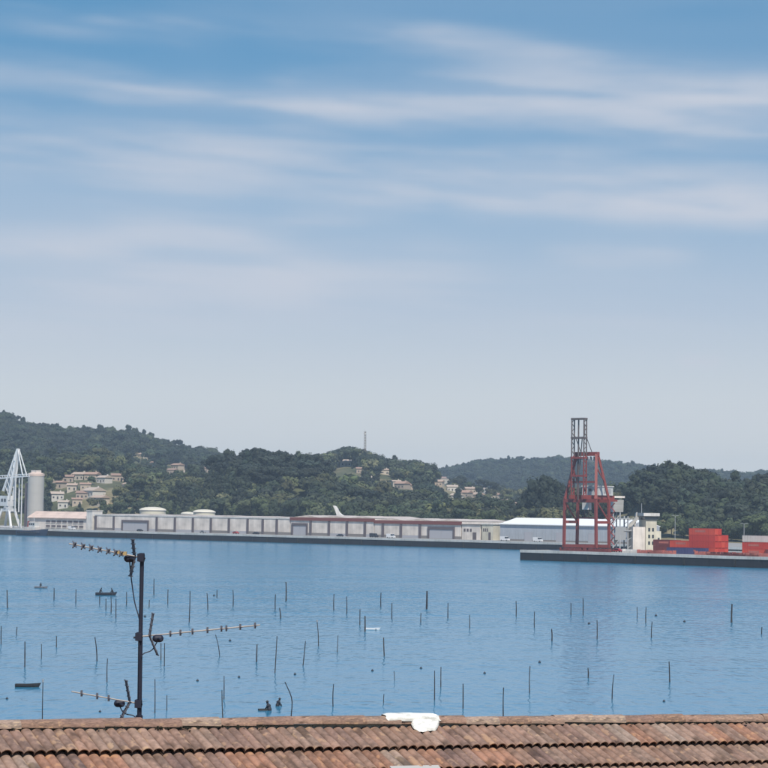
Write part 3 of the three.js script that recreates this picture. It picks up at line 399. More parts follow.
// ---------------------------------------------------------------- white harbour crane and tug
{
  const p = spot(A, 8, 16), sc = -p.z / F, k = (px, py, z = 0) => V((px - 8) * sc / Math.cos(A.turn), heightAt(p, py) - QH, z), g = thing('luffing_crane', 'white harbour crane with tall A-frame next to the silo', 'crane', p, A.turn);
  for (const [x, z] of [[-8, 4], [8, 4], [-8, -4], [8, -4]]) mesh('leg', beam(V(x, 0, z), V(x * 0.45, 12, z * 0.6), 1.3, 1.3), M.craneWhite, g);
  mesh('portal', [box(-4.6, 4.6, 11, 13, -3, 3), box(-8.6, 8.6, 0.3, 1.4, 3.5, 4.6), box(-8.6, 8.6, 0.3, 1.4, -4.6, -3.5)], M.craneWhite, g);
  mesh('slewing_ring', new THREE.CylinderGeometry(3, 3.4, 1.6, 24).translate(0, 13.8, 0), M.steel, g);
  const cab = mesh('machinery_house', box(-9, 2.5, 14.6, 21.5, -3, 3), M.craneWhite, g); for (let i = 0; i < 3; i++) mesh('window', box(-7 + i * 3, -5.2 + i * 3, 17.5, 19.5, 2.98, 3.1), M.glass, cab);
  const apex = k(18, 449), lf = k(4, 491), md = k(10.5, 500), rt = k(26, 475);
  for (const z of [-1.8, 1.8]) { const o = (v, f = 1) => v.clone().setZ(z * f); mesh('front_strut', beam(o(apex, 0.3), o(md), 1.3, 1.3), M.craneWhite, g); mesh('rear_strut', beam(o(apex, 0.3), o(lf), 1.3, 1.3), M.craneWhite, g); mesh('tie_bar', beam(o(apex, 0.3), o(rt), 0.6, 0.6), M.craneWhite, g); const br = []; for (let i = 1; i < 7; i++) { const t = i / 7; br.push(beam(o(apex).lerp(o(lf), t), o(apex).lerp(o(md), Math.min(1, t + 0.09)), 0.3, 0.3)); } mesh('bracing', br, M.craneWhite, g); }
  mesh('cross_bars', [0.25, 0.5, 0.75].map((t) => beam(apex.clone().lerp(md, t).setZ(-1.5), apex.clone().lerp(md, t).setZ(1.5), 0.4, 0.4)), M.craneWhite, g);
  const jb = []; for (const z of [-1.3, 1.3]) jb.push(beam(k(30, 476, z), k(-26, 480, z), 0.7, 0.7), beam(k(30, 474, z), k(-26, 477, z), 0.5, 0.5)); for (let i = 0; i < 16; i++) jb.push(beam(k(30 - i * 3.5, 476 + i * 0.25, i % 2 ? -1.3 : 1.3), k(26.5 - i * 3.5, 474.2 + i * 0.2, i % 2 ? 1.3 : -1.3), 0.25, 0.25));
  mesh('jib', jb, M.craneWhite, g);
  mesh('tower', [beam(k(18, 477, 1.6), k(18, 512, 1.6), 0.6, 0.6), beam(k(18, 477, -1.6), k(18, 512, -1.6), 0.6, 0.6), beam(k(25.5, 477, 1.6), k(25.5, 530, 1.6), 0.5, 0.5)], M.craneWhite, g);
}
function hullGeo(L, Bm, H, draft) { // open at the top; bow toward +x
  const half = (t) => Bm / 2 * Math.pow(Math.sin(Math.PI * clamp(0.5 + (0.5) * t * 0 + 0.5 * (t > 0.45 ? (t - 0.45) / 0.55 : 0)) ), 0.75) * (t < 0.1 ? 0.86 + 1.4 * t : 1), sheer = (t) => H * (1 + 0.45 * Math.pow(Math.max(0, t - 0.35) / 0.65, 2) + 0.1 * (1 - t));
  return grid(24, 12, (u, v) => { const t = u, a = (v - 0.5) * Math.PI, w = half(t), y = lerp(-draft, sheer(t), Math.pow(Math.abs(v - 0.5) * 2, 1.4)), x = (t - 0.5) * L + (t > 0.8 ? (y / H) * 0.06 * L * (t - 0.8) / 0.2 : 0); return V(x, y, Math.sign(v - 0.5) * w * Math.pow(Math.sin(Math.abs(a)), 0.45)); });
}
{
  const p = spot(A, 33, -7, 0), g = thing('tugboat', 'dark hulled tug with pale wheelhouse moored below the silo', 'boat', p, A.turn);
  const hm = M.hull.clone(); hm.side = THREE.DoubleSide; mesh('hull', hullGeo(26, 8, 3.2, 1.6), hm, g); mesh('deck', box(-12, 9, 2.5, 2.7, -3, 3), M.plinth, g);
  const w = mesh('deckhouse', box(-7, 5, 2.7, 5.6, -2.4, 2.4), M.panel, g); mesh('wheelhouse', box(-2, 4, 5.6, 8.6, -2, 2), M.white, g); for (let i = 0; i < 3; i++) mesh('window', box(-1.6 + i * 1.9, -0.2 + i * 1.9, 6.9, 8.1, 1.98, 2.06), M.glass, w);
  mesh('funnel', new THREE.CylinderGeometry(0.7, 0.9, 4, 14).translate(-4.5, 7.4, 0), M.hullRed, g); mesh('mast', rod(V(1, 8.6, 0), V(1, 13, 0), 0.12), M.white, g);
  for (let i = 0; i < 9; i++) { const m = mesh('tyre_fender', new THREE.TorusGeometry(0.5, 0.2, 6, 14), M.tyre, g); m.position.set(-10 + i * 2.2, 2, 4.15); }
}
// ---------------------------------------------------------------- red ship-to-shore crane
{
  const s0 = 10, b = 16.4, ga = 9.2, p = spot(B, 586.5, s0, QH + 0.004), sc = -p.z / F, hy = (py) => heightAt(p, py) - QH, g = thing('gantry_crane', 'red container gantry crane with raised lattice boom', 'crane', p, B.turn);
  const R = M.craneRed, zw = ga / 2, zl = -ga / 2, yP = hy(499), yM = hy(522), yT = hy(454), tw = 5.0;
  for (const z of [zw, zl]) for (const x of [-b / 2, b / 2]) { mesh('leg', beam(V(x, 1.6, z), V(x * 0.96, yP, z), 1.0, 1.0), R, g); mesh('bogie', [box(x - 2.2, x + 2.2, 0.5, 1.6, z - 0.6, z + 0.6), ...[-1.6, -0.5, 0.5, 1.6].map((k) => new THREE.CylinderGeometry(0.45, 0.45, 0.4, 14).rotateX(Math.PI / 2).translate(x + k, 0.46, z))], M.dark, g); }
  for (const z of [zw, zl]) { mesh('sill_beam', box(-b / 2, b / 2, 1.6, 2.9, z - 0.5, z + 0.5), R, g); mesh('portal_beam', box(-b / 2, b / 2, yP - 1.4, yP, z - 0.52, z + 0.52), R, g); }
  for (const x of [-b / 2, b / 2]) { mesh('tie_beam', box(x - 0.45, x + 0.45, yM - 0.6, yM + 0.5, zl, zw), R, g); mesh('diagonal_brace', [beam(V(x, yM, zl), V(x, yP - 1, zw), 0.5, 0.5)], R, g); }
  // A-frame
  for (const x of [-1, 1]) { mesh('frame_post', beam(V(x * b / 2 * 0.96, yP, zw), V(x * tw, yT, 0.5), 1.1, 1.1), R, g); mesh('frame_post', beam(V(x * b / 2 * 0.96, yP, zl), V(x * tw, yT, -0.5), 0.9, 0.9), R, g); mesh('frame_brace', beam(V(x * lerp(b / 2, tw, 0.35), lerp(yP, yT, 0.35), zl * 0.7), V(x * lerp(b / 2, tw, 0.7), lerp(yP, yT, 0.7), zw * 0.35), 0.4, 0.4), R, g); }
  mesh('top_beam', box(-tw - 0.7, tw + 0.7, yT - 0.7, yT + 0.9, -0.9, 0.9), R, g); mesh('sheave_deck', [box(-tw, tw, yT - 3, yT - 2.7, -0.8, 0.8), ...[-3.6, -1.8, 0, 1.8, 3.6].map((x) => new THREE.CylinderGeometry(0.8, 0.8, 0.3, 16).rotateZ(Math.PI / 2).translate(x, yT - 1.7, 0))], M.steel, g);
  for (const yy of [0.38]) mesh('frame_tie', box(-lerp(b / 2, tw, yy), lerp(b / 2, tw, yy), lerp(yP, yT, yy) - 0.4, lerp(yP, yT, yy) + 0.4, zw * 0.62 - 0.3, zw * 0.62 + 0.3), R, g);
  // rear girders carrying the machinery house
  for (const x of [-3.2, 3.2]) mesh('girder', box(x - 0.5, x + 0.5, yP, yP + 1.6, zl - 10, zw + 3), R, g);
  mesh('platform', box(-5.6, 5.6, yP - 0.9, yP - 0.02, zl - 9.5, zl - 0.6), R, g);
  const mh = mesh('machinery_house', box(-4.2, 4.2, yP + 1.65, yP + 5.2, zl - 8.2, zl + 2.2), M.house, g); mesh('roof', box(-4.5, 4.5, yP + 5.2, yP + 5.6, zl - 8.5, zl + 2.5), M.white, mh); mesh('louvre', box(4.2, 4.32, yP + 2.6, yP + 4.4, zl - 6.5, zl - 1.5), M.steel, mh); for (let i = 0; i < 3; i++) mesh('window', box(-3.6 + i * 2.8, -2.2 + i * 2.8, yP + 3.2, yP + 4.4, zl + 2.18, zl + 2.28), M.glass, mh);
  // raised boom: two lattice girders side by side
  const zb = zw + 1.2, y0 = yP - 0.5, y1 = hy(418.6), G = M.craneGrey, bw = 3.1;
  for (const x of [-bw, bw]) { const ch = [], lo = []; for (const z of [zb - 0.9, zb + 0.9]) ch.push(beam(V(x, yT - 1, z), V(x, y1, z), 0.42, 0.42)), lo.push(beam(V(x, y0, z), V(x, yT - 1.03, z), 0.42, 0.42)); for (let i = 0; i < 18; i++) { const a = lerp(y0, y1, i / 18), c = lerp(y0, y1, (i + 1) / 18); (c > yT ? ch : lo).push(beam(V(x, a, zb + (i % 2 ? 0.9 : -0.9)), V(x, c, zb + (i % 2 ? -0.9 : 0.9)), 0.2, 0.2)); } mesh('boom_girder', ch, G, g); mesh('lower_boom_girder', lo, R, g).userData.label = 'rusty red lower boom'; }
  for (const py of [419, 438, 458, 476]) mesh('boom_tie', box(-bw - 0.4, bw + 0.4, hy(py) - 0.4, hy(py) + 0.4, zb - 1.1, zb + 1.1), py < 450 ? G : R, g);
  mesh('boom_walkway', [beam(V(-0.3, y0, zb), V(-0.3, y1, zb), 0.45, 0.45), beam(V(1.6, hy(438), zb), V(0.4, hy(470), zb), 0.3, 0.3), beam(V(2.6, hy(424), zb), V(2.6, hy(436), zb), 0.5, 0.5)], G, g);
  for (const x of [-2.8, 2.8]) mesh('fore_stay', beam(V(x, yT, 0), V(x, hy(436), zb - 0.9), 0.22, 0.22), G, g);
  const st = []; for (let i = 0; i < 10; i++) { const a = lerp(2.9, yP - 1.5, i / 10), c = lerp(2.9, yP - 1.5, (i + 1) / 10); st.push(beam(V(b / 2 + (i % 2 ? 0.9 : 2.6), a, zl), V(b / 2 + (i % 2 ? 2.6 : 0.9), c, zl), 0.7, 0.16)); } mesh('stair', st, R, g);
  mesh('operator_cab', box(-1.5, 1.5, yP - 4.4, yP - 1.5, -1.2, 1.2), M.white, g);
  mesh('spreader', [box(-5, 5, yP - 8.2, yP - 7.6, -1, 1), rod(V(-1, yP - 7.6, 0), V(-1, yP - 4.4, 0), 0.06), rod(V(1, yP - 7.6, 0), V(1, yP - 4.4, 0), 0.06)], R, g);
}
// ---------------------------------------------------------------- ship with cream bridge behind the pier, hopper tower
{
  const p = spot(B, 648, 60, QH), hy = (py) => heightAt(p, py) - QH, sc = -p.z / F, kx = (px) => (px - 648) * sc, g = thing('port_control_building', 'cream stepped control block with overhanging white roof among the cranes', 'building', p, 0.25);
  const y1 = hy(516), y2 = hy(531), y3 = hy(538);
  const m = mesh('tower', box(kx(642), kx(653.5), 0, y1, -4, 4), M.cream, g); mesh('wing', box(kx(653.6), kx(658.5), 0, y2, -3.5, 3.6), M.cream, g); mesh('annexe', box(kx(629), kx(641.9), 0, hy(527), -3, 3.4), M.panel, g);
  mesh('roof', box(kx(638.6), kx(655.6), y1, y1 + 1.3, -5.2, 5.2), M.white, g); mesh('glazing_band', box(kx(640.6), kx(654), y1 - 1.6, y1 - 0.25, -4.5, 4.5), M.glass, m);
  for (let f = 0; f < 3; f++) for (let i = 0; i < 2; i++) mesh('window', box(kx(644.5 + i * 4), kx(646.6 + i * 4), 2.5 + f * 2.9, 4 + f * 2.9, 3.95, 4.06), M.shutter ?? M.glass, m);
  for (let i = 0; i < 2; i++) mesh('window', box(kx(655), kx(657), 1.8 + i * 2.6, 3 + i * 2.6, 3.55, 3.66), M.glass, g);
  mesh('aerial', rod(V(kx(641), y1 + 1.3, 0), V(kx(641), y1 + 5.5, 0), 0.12), M.steel, g);
}
{
  const p = spot(B, 622, 52, QH), hy = (py) => heightAt(p, py) - QH, sc = -p.z / F, k = (px, py, z = 0) => V((px - 622) * sc, hy(py), z), g = thing('grab_unloader', 'grey lattice hopper and conveyor structure between red crane and cream block', 'hopper', p, 0.15);
  const posts = []; for (const px of [611, 618, 626, 636]) for (const z of [-3, 3]) mesh('post', beam(k(px, 550, z).setY(0), k(px, px < 620 ? 497 : px < 630 ? 516 : 524, z), 0.5, 0.5), M.steel, g);
  mesh('upper_hopper', prism([[-3.4, hy(512)], [3.4, hy(512)], [4, hy(500)], [-4, hy(500)]], k(611, 0).x, k(621, 0).x), M.concrete, g); mesh('hopper_roof', box(k(609.5, 0).x, k(622, 0).x, hy(498), hy(496), -4.2, 4.2), M.panel, g);
  mesh('lower_hopper', prism([[-3, hy(540)], [3, hy(540)], [3.6, hy(527)], [-3.6, hy(527)]], k(613, 0).x, k(624, 0).x), M.steel, g);
  mesh('conveyor', [beam(k(612, 545), k(638, 517), 1.6, 1.2), beam(k(632, 545), k(637, 512), 0.6, 0.6)], M.concrete, g);
  mesh('platform', [box(k(610, 0).x, k(628, 0).x, hy(518), hy(519), -3.6, 3.6), box(k(622, 0).x, k(638, 0).x, hy(530), hy(531), -3.6, 3.6)], M.steel, g);
  const br = []; for (const z of [-3, 3]) for (let i = 0; i < 4; i++) br.push(beam(k(611, 548 - i * 12, z), k(618, 538 - i * 12, z), 0.25, 0.25), beam(k(626, 548 - i * 8, z), k(636, 541 - i * 8, z), 0.25, 0.25)); mesh('bracing', br, M.steel, g);
}
// ---------------------------------------------------------------- containers
{
  const Lc = 12.19, Wc = 2.44, Hc = 2.59, rib = (n, a, b, mk) => { const l = []; for (let i = 0; i < n; i++) { const c = lerp(a, b, (i + 0.5) / n), w = (b - a) / n * 0.26; l.push(mk(c - w, c + w)); } return l; };
  const sideG = merge([box(-Lc / 2 + 0.1, Lc / 2 - 0.1, 0.18, Hc - 0.12, -Wc / 2 + 0.06, Wc / 2 - 0.06), ...rib(16, -Lc / 2 + 0.2, Lc / 2 - 0.2, (a, b) => box(a, b, 0.2, Hc - 0.15, -Wc / 2 + 0.02, Wc / 2 - 0.02))]);
  const frameG = merge([...[-1, 1].flatMap((x) => [-1, 1].map((z) => box(x * Lc / 2 - x * 0.16, x * Lc / 2, 0, Hc, z * Wc / 2 - z * 0.16, z * Wc / 2))), ...[-1, 1].flatMap((z) => [box(-Lc / 2 + 0.16, Lc / 2 - 0.16, 0, 0.17, z * Wc / 2 - z * 0.12, z * Wc / 2 - z * 0.004), box(-Lc / 2 + 0.16, Lc / 2 - 0.16, Hc - 0.12, Hc - 0.003, z * Wc / 2 - z * 0.12, z * Wc / 2 - z * 0.004)])]);
  const doorG = merge([box(Lc / 2 - 0.09, Lc / 2 - 0.03, 0.15, Hc - 0.14, -Wc / 2 + 0.18, -0.02), box(Lc / 2 - 0.09, Lc / 2 - 0.03, 0.15, Hc - 0.14, 0.02, Wc / 2 - 0.18), ...[-0.8, -0.35, 0.35, 0.8].map((z) => rod(V(Lc / 2 - 0.01, 0.2, z), V(Lc / 2 - 0.01, Hc - 0.2, z), 0.03))]);
  const mats = { red: std(0.6, 0.055, 0.035, 0.6, { map: grime }), bright: std(0.7, 0.09, 0.05, 0.6, { map: grime }), salmon: std(0.5, 0.16, 0.13, 0.7, { map: grime }), blue: std(0.07, 0.075, 0.2, 0.6, { map: grime }), maroon: std(0.2, 0.045, 0.045, 0.7, { map: grime }), white: M.white, grey: std(0.3, 0.3, 0.32, 0.7, { map: grime }) };
  const put = (px, s, lvl, col, label, row = 0) => { const p = spot(B, px, s, QH + 0.004 + lvl * (Hc + 0.01)); if (row) p.addScaledVector(B.n, -row * (Wc + 0.08)); const g = thing('shipping_container', label, 'container', p, B.turn, 'containers on the pier'); const b = mesh('body', sideG, mats[col], g); if (hash2(Math.round(px), lvl, row) > 0.6) mesh('pale_panel', box(-3.2, 1.6, 1.1, 1.9, Wc / 2 - 0.02, Wc / 2 - 0.004), mats.salmon, b); mesh('corner_frame', frameG, mats[col], g); mesh('door', doorG, mats[col], g); return g; };
  const LV = ['bottom', 'second', 'third', 'top'], RW = ['seaward', 'second', 'third', 'landward'];
  for (let row = 0; row < 4; row++) for (let l = 0; l < 4; l++) if (!(l === 3 && row > 1)) put(703.5, 16, l, (row + l) % 3 ? 'red' : 'bright', `red container, ${LV[l]} level, ${RW[row]} row of the tall stack`, row);
  for (let row = 0; row < 2; row++) for (let l = 0; l < 2; l++) put(684, 24, l, l ? 'bright' : 'red', `bright red container, ${l ? 'upper' : 'lower'} one, ${RW[row]} row of the short stack beside tall stack`, row);
  put(681, 12, 0, 'blue', 'blue container standing before the short red stack'); put(694, 13, 0, 'blue', 'blue container at the foot of the tall red stack');
  for (let l = 0; l < 2; l++) put(667, 36, l, 'maroon', `dull maroon container beside the cream block, ${l ? 'upper' : 'lower'} of the pair`);
  for (let row = 0; row < 3; row++) for (let l = 0; l < 2; l++) put(757, 24, l, (l + row) % 2 ? 'red' : 'bright', `red container near the pier's container end, ${l ? 'upper' : 'lower'} level, ${RW[row]} row`, row);
  for (let row = 0; row < 2; row++) for (let l = 0; l < 2; l++) put(781, 22, l, l ? 'red' : 'maroon', `red container at the cut-off end of the stacks, ${l ? 'upper' : 'lower'} level, ${RW[row]} row`, row);
  put(757, 34, 2, 'white', 'white container lying on top of the low red stack', 0);
  // low flat racks laid along the edge
  const fl = (px, s, col, label) => { const g = thing('flat_rack', label, 'flat rack', spot(B, px, s, QH + 0.004), B.turn, 'flat racks along the pier edge'); mesh('bed', box(-6, 6, 0, 0.65, -1.2, 1.2), mats[col], g); for (const x of [-6, 5.8]) mesh('end_wall', box(x, x + 0.2, 0.65, 1.5, -1.2, 1.2), mats[col], g); for (const x of [-3, 0, 3]) mesh('load', box(x - 1.2, x + 1.2, 0.66, 1.35, -1, 1), mats[col], g); };
  [[636, 9, 'white', 'white flat rack on the pier beside the red crane'], [651, 6, 'salmon', 'pale red flat rack close to the white one'], [662, 6, 'salmon', 'pale red flat rack in front of the maroon containers'], [709, 7, 'salmon', 'pale red flat rack below the tall red stack'], [721, 7, 'maroon', 'dark red flat rack past the tall red stack'], [734, 7, 'maroon', 'dark red flat rack between the two red stacks'], [747, 7, 'salmon', 'pale red flat rack before the low red stack'], [760, 7, 'salmon', 'pale red flat rack at the end of the edge row'], [573, 5, 'maroon', 'dark red flat rack under the gantry crane, outer end'], [598, 5, 'maroon', 'dark red flat rack under the gantry crane, inner end']].forEach((a) => fl(...a));
  // lamp posts
  for (const [px, s, y, l, lab] of [[675, 46, 516, B, 'slim lamp post standing behind the short red stack'], [744, 50, 524, B, 'slim lamp post behind the gap between red stacks']]) { const p = spot(l, px, s), h = heightAt(p, y) - QH, g = thing('lamp_post', lab, 'lamp post', p, l.turn, 'lamp posts of the port'); mesh('pole', rod(V(0, 0, 0), V(0, h, 0), 0.16, 0.1, 8), M.steel, g); mesh('arm', [beam(V(0, h, 0), V(0, h + 0.3, 1.8), 0.1, 0.1), beam(V(0, h, 0), V(0, h + 0.3, -1.8), 0.1, 0.1)], M.steel, g); for (const z of [-1.9, 1.9]) mesh('lamp_head', box(-0.2, 0.2, h + 0.2, h + 0.38, z - 0.5, z + 0.5), M.steel, g); }
}
{ // hilltop mast
  const d = 2140, p = posOf(364, d), h = heightAt(p, 430) - p.y, g = thing('lattice_mast', 'slender lattice mast on the wooded hilltop', 'mast', p.setY(p.y - 1));
  const mastMat = std(0.2, 0.16, 0.12, 0.8), l = []; for (const a of [0, 2.094, 4.189]) mesh('leg', rod(V(Math.cos(a) * 1.5, 0, Math.sin(a) * 1.5), V(Math.cos(a) * 0.9, h, Math.sin(a) * 0.9), 0.34, 0.3, 6), mastMat, g);
  for (let i = 0; i < 14; i++) for (const a of [0, 2.094, 4.189]) { const b = a + 2.094, y0 = h * i / 14, y1 = h * (i + 1) / 14; l.push(rod(V(Math.cos(a) * 1.3, y0, Math.sin(a) * 1.3), V(Math.cos(b) * 1.2, y1, Math.sin(b) * 1.2), 0.12, 0.12, 4)); } mesh('bracing', l, mastMat, g);
  for (const t of [0.93]) mesh('aerial_drum', new THREE.CylinderGeometry(1.2, 1.2, 1.2, 14).translate(0, h * t, 0), M.white, g); mesh('tip', rod(V(0, h, 0), V(0, h + 3, 0), 0.15, 0.05), M.concrete, g);
}
console.log('port done');

// ---------------------------------------------------------------- poles in the water
{
  const woods = [std(0.035, 0.034, 0.038, 0.9), std(0.045, 0.042, 0.042, 0.9), std(0.028, 0.03, 0.036, 0.9)];
  // top px, top py, base px, base py [, thickness factor, knob]
  const P = [[76, 589.5, 76, 603], [99.5, 596, 99.5, 604], [106, 598.6, 106, 610], [111, 597, 111, 612.5], [116, 598.6, 116, 618], [126.5, 592, 126.5, 605], [149.5, 600, 149.5, 607], [154, 579, 154, 595], [168, 589.5, 168, 604], [190, 591, 189, 622], [7, 590, 8, 608, 1.3], [54, 588, 54, 600], [207, 593, 208, 610], [217, 590, 217, 597], [233, 590, 233, 606], [275.5, 594.5, 275.5, 610], [286, 582, 286, 601, 1.4], [279.5, 608, 281, 618.6, 1.4], [334, 594, 334, 610], [346.6, 596.5, 346.6, 614], [381, 592.5, 381, 607], [392, 603, 392, 619], [360, 609.5, 360, 625], [365, 616, 365, 631.6, 1.7], [427, 591, 426.5, 609, 2.1], [448, 603, 448, 618], [421, 613, 421, 622.5], [469.5, 614.7, 469.5, 628], [516, 601, 516, 616.5], [534.6, 611.6, 534.6, 627.7], [571, 603, 571, 615], [583, 598, 583, 615], [551.6, 629, 551.6, 641, 1.4], [597, 620, 597, 639.4], [637, 607, 637, 619, 0.8], [646, 607, 646, 623], [652, 622, 651.5, 637.6], [732, 604, 731.5, 622.5, 1.8], [762, 627, 761.5, 634, 1.2],
    [1.5, 626, 1.5, 644], [17, 627, 17, 635], [56.5, 636, 56.5, 647], [25, 641.5, 25, 667, 1.3], [41.5, 644, 41.5, 658.5, 0.8], [95, 637, 97.5, 661, 1.2], [107.5, 658.5, 107.5, 682], [161, 643, 161, 660], [164.5, 643, 164.5, 666], [215.5, 634.5, 221, 656, 0.8], [257, 644.6, 256.5, 662, 1.4], [277, 636, 274.5, 673], [317, 621, 318.7, 646, 0.9, 1], [338, 635.5, 337, 652.5, 0.8], [383.6, 637.6, 385, 656, 1.2], [305.5, 641, 302, 665.5], [394, 671, 395, 680, 0.7], [434.6, 670.7, 434.6, 700], [441, 667, 441, 687], [463, 683.7, 463, 708.4, 1.2], [530, 666, 530, 693], [588, 668, 588, 677.7, 1.3], [669, 661.6, 670, 682, 1.3], [614, 674.6, 612, 699],
    [155, 679, 155, 713], [167, 695, 167, 710.5, 0.8], [43, 680.6, 42.5, 721, 0.9, 1], [224, 676, 224, 699], [222, 690, 224, 721], [285, 682, 291, 720, 1.1, 0, 291.8, 699], [333.6, 684, 333.6, 706.6], [384, 694, 384, 703, 0.8], [503.6, 687.6, 503.6, 717, 1.2]];
  const bands = [[0, 641.5, 'far band'], [641.5, 702, 'middle band'], [702, 800, 'band close to the roof']], ns = {};
  P.map((p) => p).sort((a, b) => a[2] - b[2]).forEach(([x1, y1, x0, y0, tk = 1, knob = 0, mx, my], i) => {
    const b = ground(x0, y0), d = -b.z, T = at(x1, y1, d), sc = d / F, r = Math.min(0.2, 0.7 * sc) * tk * 0.66 + 0.01, k = rng(i + 7), band = bands.find(([a, c]) => y0 >= a && y0 < c)[2]; ns[band] = (ns[band] ?? 0) + 1;
    const tall = T.y > 3.4 ? 'tall ' : T.y < 1.7 ? 'short ' : '', lean = Math.abs(x1 - x0) > 1.8 ? 'leaning ' : mx ? 'crooked ' : '', wide = tk > 1.5 ? 'thick dark' : 'thin dark';
    const g = thing('water_pole', `${wide} ${tall}${lean}pole, ${ORD(ns[band])} from the white crane side, ${band}`, 'pole', V(b.x, 0, b.z), 0, 'poles standing in the water');
    const mid = mx ? at(mx, my, d).sub(g.position) : V(T.x - b.x, T.y, 0).multiplyScalar(0.5).add(V((k() - 0.5) * 0.16, 0, (k() - 0.5) * 0.2)), tip = V(T.x - b.x, T.y, (k() - 0.5) * 0.3);
    const cv = mx ? new THREE.CatmullRomCurve3([V(0, -1.5, 0), V(0, 0.2, 0), mid, tip], false, 'chordal') : new THREE.CatmullRomCurve3([V(0, -1.5, 0), mid, tip]);
    const tube = new THREE.TubeGeometry(cv, 10, r, 7), p = tube.attributes.position; for (let a = 0; a <= 10; a++) { const c = cv.getPointAt(a / 10), s = (1.1 - 0.35 * a / 10) * (0.9 + 0.2 * k()); for (let q = 0; q <= 7; q++) { const o = a * 8 + q; p.setXYZ(o, c.x + (p.getX(o) - c.x) * s, c.y + (p.getY(o) - c.y) * s, c.z + (p.getZ(o) - c.z) * s); } }
    mesh('shaft', [tube, new THREE.CircleGeometry(r * 0.8, 7).rotateX(-Math.PI / 2).translate(tip.x, tip.y + 0.001, tip.z)], woods[i % 3], g);
    if (knob) mesh('top_marker', new THREE.CylinderGeometry(r * 2.2, r * 1.8, 0.3, 10).translate(tip.x, tip.y, tip.z), M.steel, g);
  });
  // floats
  const fm = std(0.03, 0.03, 0.04, 0.6);
  [[7, 699], [197.5, 681], [239, 677.5], [295, 674.6], [372.4, 671], [589, 624], [539.6, 662.6], [484.6, 673.5], [421, 668.5], [656, 616], [684.4, 622], [664, 701.5], [145, 617], [214, 596], [100, 712], [230, 641]].forEach(([x, y], i) => { const p = ground(x, y), q = 0.17 * Math.min(1.6, -p.z / 270), g = thing('mooring_float', `small dark float, ${ORD(i + 1)} of those scattered among the poles`, 'float', p, i, 'dark floats among the poles'); g.userData.label = `small dark float bobbing ${['at the edge of the frame below the dark rowboat', 'beyond the gap below the long antenna arm', 'beyond the wading people', 'beside the leaning pole', 'mid-way along the roof line', 'off the grey shed', 'below the gantry crane', 'beyond the white patch', 'above the white patch', 'in line with the cream block', 'in line with the tall red stack', 'close to the roof toward the containers', 'beside the antenna mast', 'in the far pole row', 'between the lowest antenna and roof', 'under the long antenna arm'][i]}`;
    mesh('float_body', new THREE.SphereGeometry(q, 12, 8).scale(1, 0.85, 1).translate(0, q * 0.3, 0), fm, g); mesh('top_eye', new THREE.TorusGeometry(q * 0.3, q * 0.1, 5, 10).translate(0, q * 1.3, 0), fm, g); });
}
// ---------------------------------------------------------------- people and boats
function figure(bones, cell, mat, name, parent) { // one continuous body from tapered bones [a, b, ra, rb]
  const lo = V(1e9, 1e9, 1e9), hi = V(-1e9, -1e9, -1e9); for (const [a, b, ra, rb] of bones) for (const [p, q] of [[a, ra], [b, rb]]) { lo.min(V(p[0] - q, p[1] - q, p[2] - q)); hi.max(V(p[0] + q, p[1] + q, p[2] + q)); }
  const c = lo.clone().add(hi).multiplyScalar(0.5), half = Math.max(hi.x - lo.x, hi.y - lo.y, hi.z - lo.z) / 2 * 1.12, n = Math.ceil(2 * half / cell) + 2, mc = new MarchingCubes(n, mat, false, false, 60000); mc.isolation = 0;
  for (let k = 0; k < n; k++) for (let j = 0; j < n; j++) for (let i = 0; i < n; i++) {
    const p = V((i - n / 2) / (n / 2) * half + c.x, (j - n / 2) / (n / 2) * half + c.y, (k - n / 2) / (n / 2) * half + c.z); let f = 0;
    for (const [a, b, ra, rb] of bones) { const A_ = V(...a), d = V(...b).sub(A_), t = clamp(p.clone().sub(A_).dot(d) / d.lengthSq()), dist = p.distanceTo(A_.addScaledVector(d, t)) - lerp(ra, rb, t); f += Math.exp(-dist * 34); }
    mc.field[i + j * n + k * n * n] = Math.log(f + 1e-12) / 34;
  }
  mc.update(); const g = new THREE.BufferGeometry(); g.setAttribute('position', new THREE.BufferAttribute(mc.positionArray.slice(0, mc.count * 3), 3)); g.setAttribute('normal', new THREE.BufferAttribute(mc.normalArray.slice(0, mc.count * 3), 3)); g.scale(half, half, half); g.translate(c.x, c.y, c.z); g.computeVertexNormals();
  return mesh(name, g, mat, parent);
}
const skin = std(0.38, 0.22, 0.16, 0.7), wader = std(0.02, 0.022, 0.03, 0.7), hat = std(0.03, 0.03, 0.03, 0.9), oil = std(0.05, 0.05, 0.07, 0.8);
const wading = [[[0, -0.9, 0.1], [0, -0.15, 0.05], 0.1, 0.12], [[0.16, -0.9, -0.05], [0.1, -0.15, 0], 0.09, 0.12], [[0, -0.2, 0], [0.05, 0.12, 0], 0.17, 0.17], [[0.05, 0.12, 0], [0.18, 0.42, 0], 0.17, 0.18], [[0.12, 0.44, -0.19], [0.18, 0.44, 0.19], 0.09, 0.09], [[0.14, 0.43, 0.2], [0.36, 0.18, 0.22], 0.065, 0.05], [[0.36, 0.18, 0.22], [0.52, -0.02, 0.12], 0.05, 0.038], [[0.14, 0.43, -0.2], [0.36, 0.16, -0.2], 0.065, 0.05], [[0.36, 0.16, -0.2], [0.5, -0.05, -0.08], 0.05, 0.038], [[0.2, 0.46, 0], [0.26, 0.6, 0], 0.07, 0.06], [[0.28, 0.66, 0], [0.31, 0.74, 0], 0.095, 0.1]];
